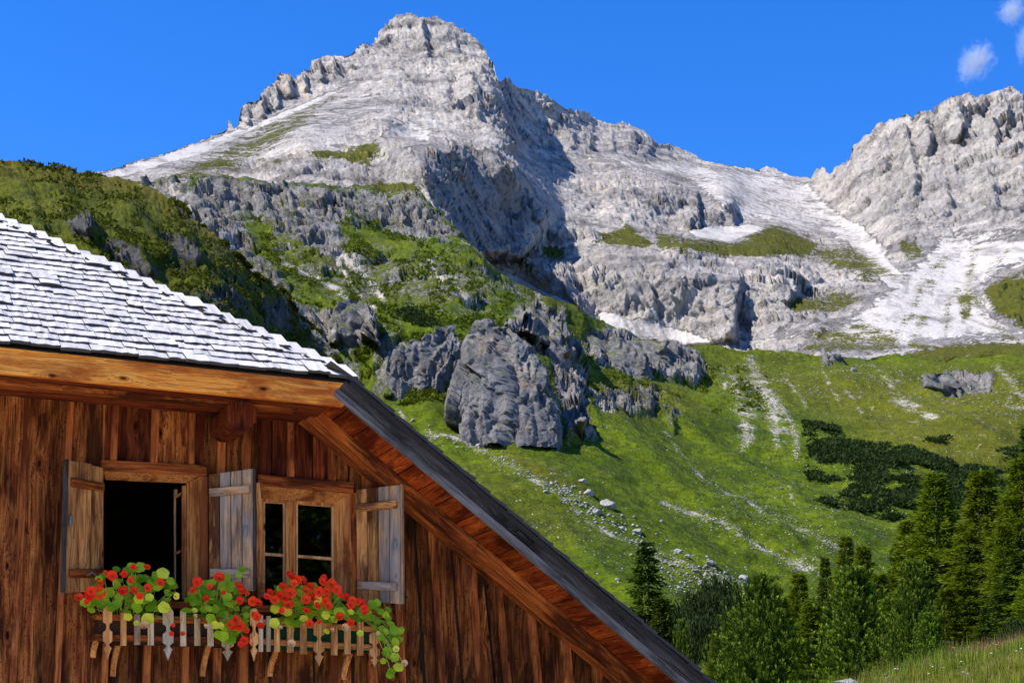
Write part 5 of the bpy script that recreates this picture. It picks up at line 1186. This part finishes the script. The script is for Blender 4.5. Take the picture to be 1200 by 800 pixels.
def trunk_mesh(h, r, seed):
    r_ = random.Random(seed); n = 8; V = []; Fs = []; m = 10
    for i in range(m + 1):
        t_ = i / m; rad = r * (1 - t_) ** .8 + .02 + (r * .5 if i == 0 else 0); cx, cy = .06 * h * .1 * sin(t_ * 5 + seed), .05 * h * .1 * cos(t_ * 4 + seed)
        for q in range(n): V.append((cx + rad * cos(q / n * 2 * pi), cy + rad * sin(q / n * 2 * pi), t_ * h * .97))
    for i in range(m):
        for q in range(n): Fs.append((i * n + q, i * n + (q + 1) % n, (i + 1) * n + (q + 1) % n, (i + 1) * n + q))
    return mesh('trunk', V, Fs, BARK, smooth=True)
def crown_mesh(kind, h, wid, seed):
    """branches in whorls; every branch carries many small needle sprays"""
    r = np.random.default_rng(seed); A = []; B = []; W = []; Tp = []       # spray base, tip, width, tip colour
    levels = int(h * (3.3 if kind != 'pine' else 4.2)); z0 = .04
    for l in range(levels):
        f = (l + r.random() * .7) / levels; z = h * (z0 + (1 - z0) * f)
        prof = (1 - f) ** (1.0 if kind == 'spruce' else .92) * (.35 + .65 * min(1, f * 6 + .45)) if kind != 'pine' else (1 - f) ** .76
        nb = int(5 + 3 * r.random()) if kind != 'pine' else int(6 + 3 * r.random()); ph = r.random() * 6.28
        for b in range(nb):
            az = ph + b / nb * 2 * pi + r.normal() * .25; Lb = wid * prof * r.uniform(.50, 1.20) + .12
            if r.random() < .07: Lb *= 1.2
            if r.random() < .10: continue
            d = np.array([cos(az), sin(az), 0]); 
            if kind == 'spruce': sl, cv = .10 - .55 * (1 - f) + r.normal() * .08, .22
            elif kind == 'larch': sl, cv = .18 - .25 * (1 - f), .05
            else: sl, cv = .30 + .35 * f, .30
            m = max(3, int(Lb / ((.15 if kind != 'pine' else .19))))
            for i in range(m):
                t_ = (i + .5 + r.random() * .5) / m
                if t_ < .22 and Lb > 1: continue
                p = d * Lb * t_ + np.array([0, 0, z + Lb * (sl * t_ + cv * t_ * t_)])
                side = np.array([-d[1], d[0], 0])
                if kind == 'pine':
                    # tufts: needle bunches round an upturned twig
                    nt = 2
                    for q in range(nt):
                        c = p + side * r.normal() * .26 * (.4 + t_) + d * r.normal() * .12; up = d * .3 + side * r.normal() * .15 + np.array([0, 0, 1.0]); up /= np.linalg.norm(up); tone = r.uniform(.5, 1.1)
                        for w_ in range(20):
                            v = r.normal(size=3); v -= up * (v @ up); v /= np.linalg.norm(v) + 1e-6; hgt = w_ / 20
                            c2 = c + up * hgt * .30; dr = up * (.7 + .9 * hgt) + v * (.85 - .3 * hgt); dr /= np.linalg.norm(dr)
                            A.append(c2); B.append(c2 + dr * .17 * r.uniform(.8, 1.2)); W.append(.022); Tp.append(np.clip((hgt - .35) * 1.6 * t_ * tone, 0, 1))
                else:
                    for q in range(9 if kind == 'spruce' else 11):
                        sg = 1 if q % 2 else -1; spread = .26 + .45 * (1 - t_) * min(Lb, 2.5) * .5
                        c = p + side * sg * spread * r.random() + np.array([0, 0, -.04 * q * r.random()])
                        if kind == 'spruce': dr = d * .7 + side * sg * r.uniform(.1, 1) + np.array([0, 0, r.uniform(-.8, .15)]); ln = .34; w_ = .060
                        else: dr = d * .6 + side * sg * r.uniform(.1, 1) + np.array([0, 0, r.uniform(-.45, .55)]); ln = .30; w_ = .048
                        dr /= np.linalg.norm(dr); A.append(c); B.append(c + dr * ln * r.uniform(.7, 1.3)); W.append(w_); Tp.append(np.clip((t_ - .5) * 1.6 * r.random(), 0, 1))
    # leader
    for i in range(24):
        z = h * (.93 + .08 * r.random()); dr = r.normal(size=3) * np.array([.5, .5, .4]) + [0, 0, 1]; dr /= np.linalg.norm(dr); A.append(np.array([0, 0, z])); B.append(np.array([0, 0, z]) + dr * .25); W.append(.05); Tp.append(.5)
    A = np.array(A); B = np.array(B); W = np.array(W); Tp = np.array(Tp); dr = B - A; rv = r.normal(size=dr.shape); sd = np.cross(dr, rv); sd /= np.linalg.norm(sd, axis=1)[:, None] + 1e-9
    mid = A + dr * .45; V = np.stack([A, mid + sd * W[:, None], B, mid - sd * W[:, None]], 1).reshape(-1, 3)
    i = np.arange(len(A))[:, None] * 4; Fc = np.concatenate([i, i + 1, i + 2, i + 3], 1)
    me = np_mesh('crown', V, Fc, {'spruce': F_SPR, 'larch': F_LAR, 'pine': F_PIN}[kind]); attr(me, 'tip', np.repeat(Tp, 4)); return me
KM = {}
for kind, h, w_, sd in (('spruce', 14, 2.9, 1), ('spruce', 14, 2.5, 2), ('larch', 14, 3.0, 3), ('larch', 14, 2.5, 4), ('pine', 7, 2.2, 5), ('pine', 7, 1.9, 6)):
    KM.setdefault(kind, []).append((crown_mesh(kind, h, w_, sd), trunk_mesh(h, .22 if h > 10 else .16, sd), h, w_))
NAME = {'spruce': 'spruce_tree', 'larch': 'larch_tree', 'pine': 'stone_pine'}
def tree(kind, x, ytop, ybase, wpx, d, label, var=0):
    """top, base and width as they appear, at distance d"""
    cr, tr, h, w_ = KM[kind][var % 2]; top = at(x, ytop, d); gz = float(ground_z(np.array([top.x]), np.array([d]))[0])
    base = min(at(x, ybase, d).z, gz + .1) if ybase else gz
    H_ = top.z - base; sxy = wpx / FPX * d / 2 / w_ / (.66 if kind != 'pine' else .76)
    e = empty(NAME[kind], (top.x, d, base), rnd.uniform(0, 6.28), label=label, cat='tree', group={'spruce': 'spruces at the wood edge', 'larch': 'larches at the wood edge', 'pine': 'young stone pines'}[kind])
    e.scale = (sxy, sxy, H_ / h)
    link('trunk', tr, None, e); link('crown', cr, None, e); return e
for a in (('spruce', 757, 634, 0, 84, 190, 'lone dark spruce standing closest to the roof verge', 0),
    ('larch', 838, 738, 0, 34, 120, 'small bright green larch left of its taller twin, above the roof end', 0), ('larch', 852, 730, 0, 34, 122, 'small bright larch right of its twin, behind the leftmost pine', 1),
    ('pine', 799, 732, 0, 30, 95, 'smallest stone pine, only its bright top showing over the roof verge', 0),
    ('pine', 889, 681, 0, 92, 105, 'leftmost of the three big stone pines, broad and bright green', 0),
    ('larch', 936, 672, 0, 70, 150, 'broad larch between the leftmost and middle stone pines', 0), ('larch', 915, 700, 0, 60, 140, 'bushy larch close behind the leftmost stone pine', 1), ('larch', 950, 706, 0, 70, 128, 'low dense larch left of the middle stone pine', 1),
    ('spruce', 967, 652, 0, 38, 175, 'slim spruce rising behind the broad larch', 1),
    ('larch', 991, 628, 0, 62, 165, 'tall larch forming the left spire behind the middle stone pine', 0), ('larch', 1011, 640, 0, 60, 160, 'tall larch forming the right spire behind the middle stone pine', 1),
    ('pine', 1003, 672, 800, 84, 90, 'middle stone pine, tallest of the three, with bluish tufts', 1),
    ('spruce', 1049, 641, 0, 40, 185, 'slender bluish spruce in the gap left of the big spruce', 1), ('larch', 1040, 700, 0, 50, 135, 'low larch filling the gap below the slender spruce', 0),
    ('pine', 1069, 663, 785, 62, 84, 'right one of the three big stone pines, slim, under the big spruce', 0), ('pine', 1086, 722, 785, 38, 80, 'short stone pine at the right foot of the slim pine', 1),
    ('larch', 1095, 554, 0, 112, 150, 'tallest full tree, a dense conical larch left of the right-hand pair', 0), ('spruce', 1122, 610, 0, 80, 158, 'dark spruce squeezed between the two tallest trees', 0),
    ('larch', 1150, 552, 0, 104, 140, 'tall ragged larch near the right edge with open branches', 1), ('spruce', 1140, 640, 0, 70, 132, 'dark spruce below the ragged larch', 1),
    ('larch', 1196, 536, 0, 110, 125, 'larch cut by the right edge of the view, nearest the meadow', 0), ('spruce', 1208, 498, 0, 96, 150, 'highest spruce, mostly outside the right edge', 0), ('larch', 1176, 615, 0, 62, 120, 'low green larch in front of the ragged one', 1),
    ('larch', 1064, 610, 0, 76, 170, 'larch half hidden behind the left side of the tallest full tree', 1), ('spruce', 1175, 590, 0, 90, 160, 'dark spruce filling the gap left of the right-edge larch', 0), ('larch', 1128, 665, 0, 84, 118, 'broad green larch low between the two tallest trees', 0),
    ('spruce', 1195, 650, 0, 90, 112, 'dark spruce low at the right edge behind the bright larch', 1), ('larch', 1030, 672, 0, 64, 158, 'larch in the gap between the middle and right stone pines', 1), ('larch', 900, 716, 0, 56, 150, 'low larch showing between the leftmost pine and the broad larch', 0), ('spruce', 775, 700, 0, 60, 175, 'low dark spruce right of the lone spruce at the roof verge', 1),
    ('spruce', 1154, 711, 762, 36, 82, 'small dark spruce on its own at the meadow edge', 0), ('larch', 1215, 640, 0, 70, 98, 'bright low larch at the right edge above the meadow', 0), ('larch', 1108, 690, 0, 60, 110, 'low shaded larch beside the slim pine', 1),
    ('spruce', 1085, 660, 0, 60, 128, 'dark spruce in the shade behind the slim pine', 1), ('spruce', 975, 700, 0, 60, 140, 'dark spruce behind the left side of the middle pine', 0)):
    tree(*a)
# spruces across the yard, which the closed window mirrors
for x, y, q in ((21, -13, 0), (27, -19, 1), (32, -10, 0), (24, -27, 1), (37, -20, 0), (17, -22, 1)):
    cr, tr, h, w_ = KM['spruce'][q]; e = empty('spruce_tree', (x, y, 0), q + x, label='dark spruce across the yard from the gable, mirrored in the closed window', cat='tree', group='spruces across the yard'); e.scale = (1.5, 1.5, 1.35)
    link('trunk', tr, None, e); link('crown', cr, None, e)
# mountain pine bushes
def bush_mesh(seed, n=2600):
    r = np.random.default_rng(seed); v = r.normal(size=(n, 3)); v /= np.linalg.norm(v, axis=1)[:, None]; v[:, 2] = np.abs(v[:, 2])
    rad = .72 + .3 * fbm(v * 2.2 + seed, 3)[:, None] + r.random((n, 1)) * .22; p = v * rad; p[:, 2] *= .8
    up = v * .5 + np.array([0, 0, .9]) + r.normal(size=(n, 3)) * .45; up /= np.linalg.norm(up, axis=1)[:, None]; B = p + up * .11; sd = np.cross(up, r.normal(size=(n, 3))); sd /= np.linalg.norm(sd, axis=1)[:, None]
    mid = p + up * .05; V = np.stack([p, mid + sd * .026, B, mid - sd * .026], 1).reshape(-1, 3); i = np.arange(n)[:, None] * 4
    me = np_mesh('mountain_pine_bush', V, np.concatenate([i, i + 1, i + 2, i + 3], 1), F_DWF); attr(me, 'tip', np.repeat(r.random(n) * .7, 4)); return me
BM = [bush_mesh(q) for q in (1, 2, 3)]
for x, y, w_, h_, d, lab in ((800, 706, 70, 46, 215, 'dark mountain pine bush right of the lone spruce'), (842, 678, 74, 60, 220, 'tallest rounded mountain pine bush below the big boulder'), (826, 690, 60, 50, 205, 'mountain pine bush between the lone spruce and the tallest bush'),
    (862, 694, 50, 60, 200, 'mountain pine bush touching the leftmost stone pine'), (790, 726, 60, 50, 180, 'low mountain pine bush just over the roof verge'), (822, 722, 64, 56, 170, 'dark bush behind the twin small larches'), (860, 730, 60, 60, 160, 'dark bush under the tallest mountain pine bush'), (776, 700, 44, 40, 225, 'mountain pine bush at the foot of the lone spruce'),
    (906, 720, 60, 60, 170, 'dark bush behind the larches, right of the leftmost stone pine'), (1125, 762, 40, 20, 82, 'low brownish bush on the bank above the meadow, left of the small spruce'), (1105, 755, 34, 18, 86, 'green bush at the right foot of the pines'), (1176, 745, 44, 26, 76, 'green bush right of the small dark spruce'), (1196, 725, 50, 40, 84, 'bright bush at the right edge behind the meadow')):
    p = at(x, y + h_, d); s = w_ / 2 / FPX * d
    o = link('mountain_pine_bush', BM[rnd.randrange(3)], None, None, label=lab, cat='bush', group='bushes round the trees'); o.location = p; o.rotation_euler = (0, 0, rnd.uniform(0, 6)); o.scale = (s, s, h_ / FPX * d / .8)
# dark pine patch on the far slope: hundreds of low cushions, one mass
Vs = []; Fs = []; off = 0; r3 = np.random.default_rng(31); nn = 0; tipv = []
patches = [(poly(p, 3), c) for p, c in (([(945,500),(978,497),(982,506),(1010,515),(1060,520),(1095,535),(1130,548),(1145,560),(1130,600),(1080,606),(1040,600),(1000,590),(990,572),(1010,566),(985,556),(955,552),(948,540),(955,525),(945,515)], 1500), ([(965,580),(980,578),(978,588),(960,586)], 20), ([(1050,535),(1110,545),(1180,560),(1200,580),(1150,580),(1080,560)], 250), ([(1090,515),(1110,514),(1110,522),(1090,522)], 14), ([(940,496),(960,495),(960,500),(940,500)], 10), ([(1175,535),(1210,530),(1215,550),(1180,555)], 60),([(466,362),(480,355),(500,362),(512,370),(490,372)], 60))]
bl = fbm(np.stack([GX.ravel() * .022, GY.ravel() * .085, GX.ravel() * 0], 1), 3).reshape(GX.shape)
for R_, cnt in patches:
    ok = np.argwhere((R_ > .5) & ((bl > -.06) | (cnt < 100)))
    for _ in range(cnt):
        a, b = ok[r3.integers(len(ok))]; x = GX[a, b] + r3.uniform(-1, 1); y = GY[a, b] + r3.uniform(-1, 1); p, d = on_slope(x, y); s = r3.uniform(.7, 1.5) * 1.25
        m = 26; v = r3.normal(size=(m, 3)); v /= np.linalg.norm(v, axis=1)[:, None]; v[:, 2] = np.abs(v[:, 2]) * .6; q = np.array(p) + v * s * np.array([1.3, 1.0, .9]); up = v + [0, 0, .5] + r3.normal(size=(m, 3)) * .5; sd = np.cross(up, r3.normal(size=(m, 3))); sd /= np.linalg.norm(sd, axis=1)[:, None]
        Vs.append(np.stack([q - sd * .42, q + sd * .42, q + up * .55], 1).reshape(-1, 3)); nn += m
V = np.concatenate(Vs); me = np_mesh('mountain_pine_scrub', V, np.arange(len(V)).reshape(-1, 3), F_DWF); attr(me, 'tip', np.repeat(r3.random(nn) * .4, 3))
link('mountain_pine_scrub', me, kind='stuff', label='dark mountain pine scrub spread over the far green slope', cat='scrub')

# low heath cushions over the dark hill and the upper alp
def cushions(name, Q, PXg, PYg, region, n, smin, smax, mat, seed, label):
    r = np.random.default_rng(seed); Vs = []; ok = np.argwhere(region(PXg, PYg)); pick = ok[r.integers(len(ok), size=n)]; P = Q[pick[:, 0], pick[:, 1]]
    m = 9; s = r.uniform(smin, smax, n); v = r.normal(size=(n, m, 3)); v /= np.linalg.norm(v, axis=2)[:, :, None]; v[:, :, 2] = np.abs(v[:, :, 2]) * .7
    q = P[:, None] + v * s[:, None, None]; up = v + [0, 0, .4] + r.normal(size=v.shape) * .5; sd = np.cross(up, r.normal(size=v.shape)); sd /= np.linalg.norm(sd, axis=2)[:, :, None]; w = s[:, None, None] * .55
    V = np.stack([q - sd * w, q + sd * w, q + up * w * 1.2], 2).reshape(-1, 3); me = np_mesh(name, V, np.arange(len(V)).reshape(-1, 3), mat); attr(me, 'tip', np.repeat(r.random(n * m) * .9, 3))
    link(name, me, kind='stuff', label=label, cat='scrub')
F_HEATH = foliage_material('heath_green', (.030, .042, .002), (.060, .075, .003), (.12, .14, .006), .2)
den = fbm(np.stack([GX.ravel() * .03, GY.ravel() * .05, GX.ravel() * 0 + 4], 1), 4).reshape(GX.shape)
cushions('heath_scrub', QB, PXB, PYB, lambda x, y: (y < 470) & (sample(den, x, y) > .02), 4200, .3, .9, F_HEATH, 61, 'low dark heath cushions covering the ridge behind the roof')
cushions('heath_scrub', QC, PXC, PYC, lambda x, y: (x > 250) & (x < 900) & (y < 480) & (sample(grass_C, x, y) > .5) & (sample(den, x, y) > .12) & (y > top_C(x) + 14), 4500, .3, .9, F_HEATH, 62, 'scattered heath cushions on the upper green slope')
# ------------------------------------------------------------------ meadow in the lower right corner
def blade_field(name, n, xr, yr, hmin, hmax, wd, mat, seed, clump=0.0, lean_=.35):
    r = np.random.default_rng(seed); x = r.uniform(*xr, n); y = r.uniform(*yr, n)
    if clump:
        kx = r.uniform(*xr, 60); ky = r.uniform(*yr, 60); c = r.integers(60, size=n); x = kx[c] + r.normal(size=n) * clump; y = ky[c] + r.normal(size=n) * clump
    z = ground_z(x, y); P = np.stack([x, y, z], 1); nr = np.clip((y - 25) / 20, 0, 1); P[:, 2] += nr * (fbm(P * np.array([.18, .18, 0]), 4) * .28 + fbm(P * np.array([.9, .9, 0]), 2) * .06) - .03
    h = r.uniform(hmin, hmax, n) * (1 + .5 * fbm(P * .5, 2)); a = r.uniform(0, 6.28, n); ln = np.stack([np.cos(a), np.sin(a), a * 0], 1) * (h * lean_ * r.random(n))[:, None]
    sd = np.stack([-np.sin(a), np.cos(a), a * 0], 1) * wd; tip = P + ln + np.array([0, 0, 1]) * h[:, None]
    V = np.stack([P - sd, P + sd, tip], 1).reshape(-1, 3); me = np_mesh(name, V, np.arange(3 * n).reshape(-1, 3), mat); attr(me, 'tip', np.repeat(r.random(n), 3) * np.tile([0, 0, 1], n)); return me, tip
GRASS = foliage_material('meadow_grass', (.09, .125, .006), (.19, .18, .010), (.38, .32, .06), .4)
GRASSG = foliage_material('meadow_grass_green', (.09, .17, .006), (.15, .23, .009), (.28, .34, .04), .4)
me, _ = blade_field('meadow_grass', 150000, (6, 27), (36, 66), .08, .42, .013, GRASS, 4); link('meadow_grass', me, kind='stuff', label='yellow green alpine grass on the knoll in the lower right corner', cat='grass')
me, _ = blade_field('meadow_grass', 30000, (11, 24), (34, 56), .14, .36, .018, GRASSG, 14); link('meadow_grass', me, kind='stuff', label='fresh green grass patch at the right edge of the meadow', cat='grass')
REDG = foliage_material('dry_stalks', (.22, .08, .04), (.30, .15, .06), (.45, .22, .12), .3)
me, tips = blade_field('dry_stalks', 2600, (9, 20), (54, 63), .35, .75, .012, REDG, 8, clump=.35); link('dry_stalks', me, kind='stuff', label='reddish dry stalks standing in the meadow grass', cat='wild plants')
me, _ = blade_field('tall_herbs', 9000, (8, 24), (46, 63), .3, .85, .02, GRASSG, 31, clump=.45, lean_=.5); link('tall_herbs', me, kind='stuff', label='tall green herbs in clumps along the crest of the meadow', cat='wild plants')
me, _ = blade_field('dry_grass', 6000, (8, 24), (38, 63), .2, .5, .014, foliage_material('dry_grass_straw', (.26, .19, .05), (.40, .30, .10), (.5, .4, .18), .3), 33, clump=.8, lean_=.6); link('dry_grass', me, kind='stuff', label='straw coloured dry grass patches in the meadow', cat='grass')
def petals(name, tips, s, mat, label, cat='wildflowers'):
    r = np.random.default_rng(9); V = []; Fs = []
    for p in tips:
        b = len(V); a0 = r.random() * 6; 
        V += [tuple(p + np.array([cos(a0 + q * 1.2566), sin(a0 + q * 1.2566), r.uniform(.1, .8)]) * s) for q in range(5)] + [tuple(p)]
        Fs += [(b + 5, b + q, b + (q + 1) % 5) for q in range(5)]
    link(name, mesh(name, V, Fs, mat), kind='stuff', label=label, cat=cat)
_, t1 = blade_field('stalk', 240, (9, 24), (44, 60), .2, .5, .01, GRASS, 21, clump=.6)
petals('white_wildflowers', t1, .055, simple('white_flower', (.8, .76, .7), .7), 'small white and pale pink wildflowers over the meadow grass')
_, t2 = blade_field('stalk', 110, (12, 20), (50, 62), .3, .5, .01, GRASS, 22, clump=.5)
petals('pink_wildflowers', t2, .05, simple('pink_flower', (.65, .28, .35), .7), 'pink wildflowers mixed into the meadow grass')
for x, y, d, w_, hh, lab in ((992, 800, 54, 34, .5, 'broad white stone half sunk at the bottom edge of the meadow'), (1034, 795, 55, 12, .4, 'small white stone right of the broad sunk one'), (1190, 760, 57, 30, .35, 'flat pale stone slab in the grass near the right edge'), (1160, 768, 57, 22, .35, 'pale stone left of the flat slab in the grass'), (1130, 776, 57, 12, .4, 'small stone among the wildflowers')):
    V, Fc = bv[rnd.randrange(5)]; p = at(x, y, d); s = w_ / 2 / FPX * d; me = np_mesh('meadow_stone', V * np.array([s, s, s * hh]), Fc, BOULDER); attr(me, 'moss', np.full(len(V), -.8)); o = link('meadow_stone', me, label=lab, cat='stone', group='stones in the meadow'); o.location = p

# ------------------------------------------------------------------ three wisps of cloud over the right-hand wall
t = NT('cloud_vapour'); t.t.nodes.remove(t.b); ob = t.n('TexCoord').outputs['Object']; 
ln = t.n('VectorMath', {0: ob}, operation='LENGTH').outputs['Value']; ns = t.noise(ob, 2.6, 8, .74, 1.2)
dn = t.math('MULTIPLY', t.math('SUBTRACT', t.math('ADD', t.math('MULTIPLY', t.math('SUBTRACT', 1.0, ln), .55), t.math('SUBTRACT', ns, .5)), .24), .16)
dn = t.math('MAXIMUM', dn, 0.0)
vs = t.n('VolumePrincipled', {'Color': (1, 1, 1, 1), 'Density': dn, 'Anisotropy': .2}); t.t.links.new(vs.outputs[0], t.out.inputs['Volume'])
V, Fc = rock_lump(77, 3, .9)
for x, y, wx, hy, rot, lab in ((1144, 72, 36, 52, .5, 'small ragged white cloud wisp above the right rock wall'), (1186, 12, 32, 32, -.4, 'white cloud wisp at the top right corner'), (1200, 48, 18, 54, .1, 'narrow cloud wisp cut by the right edge')):
    d = 2400; p = at(x, y, d); me = np_mesh('cloud', V / 1.0, Fc, t.m); o = link('cloud', me, label=lab, cat='cloud', group='cloud wisps'); o.location = p; o.scale = (wx / FPX * d, wx / FPX * d * .8, hy / FPX * d); o.rotation_euler = (0, rot, 0)
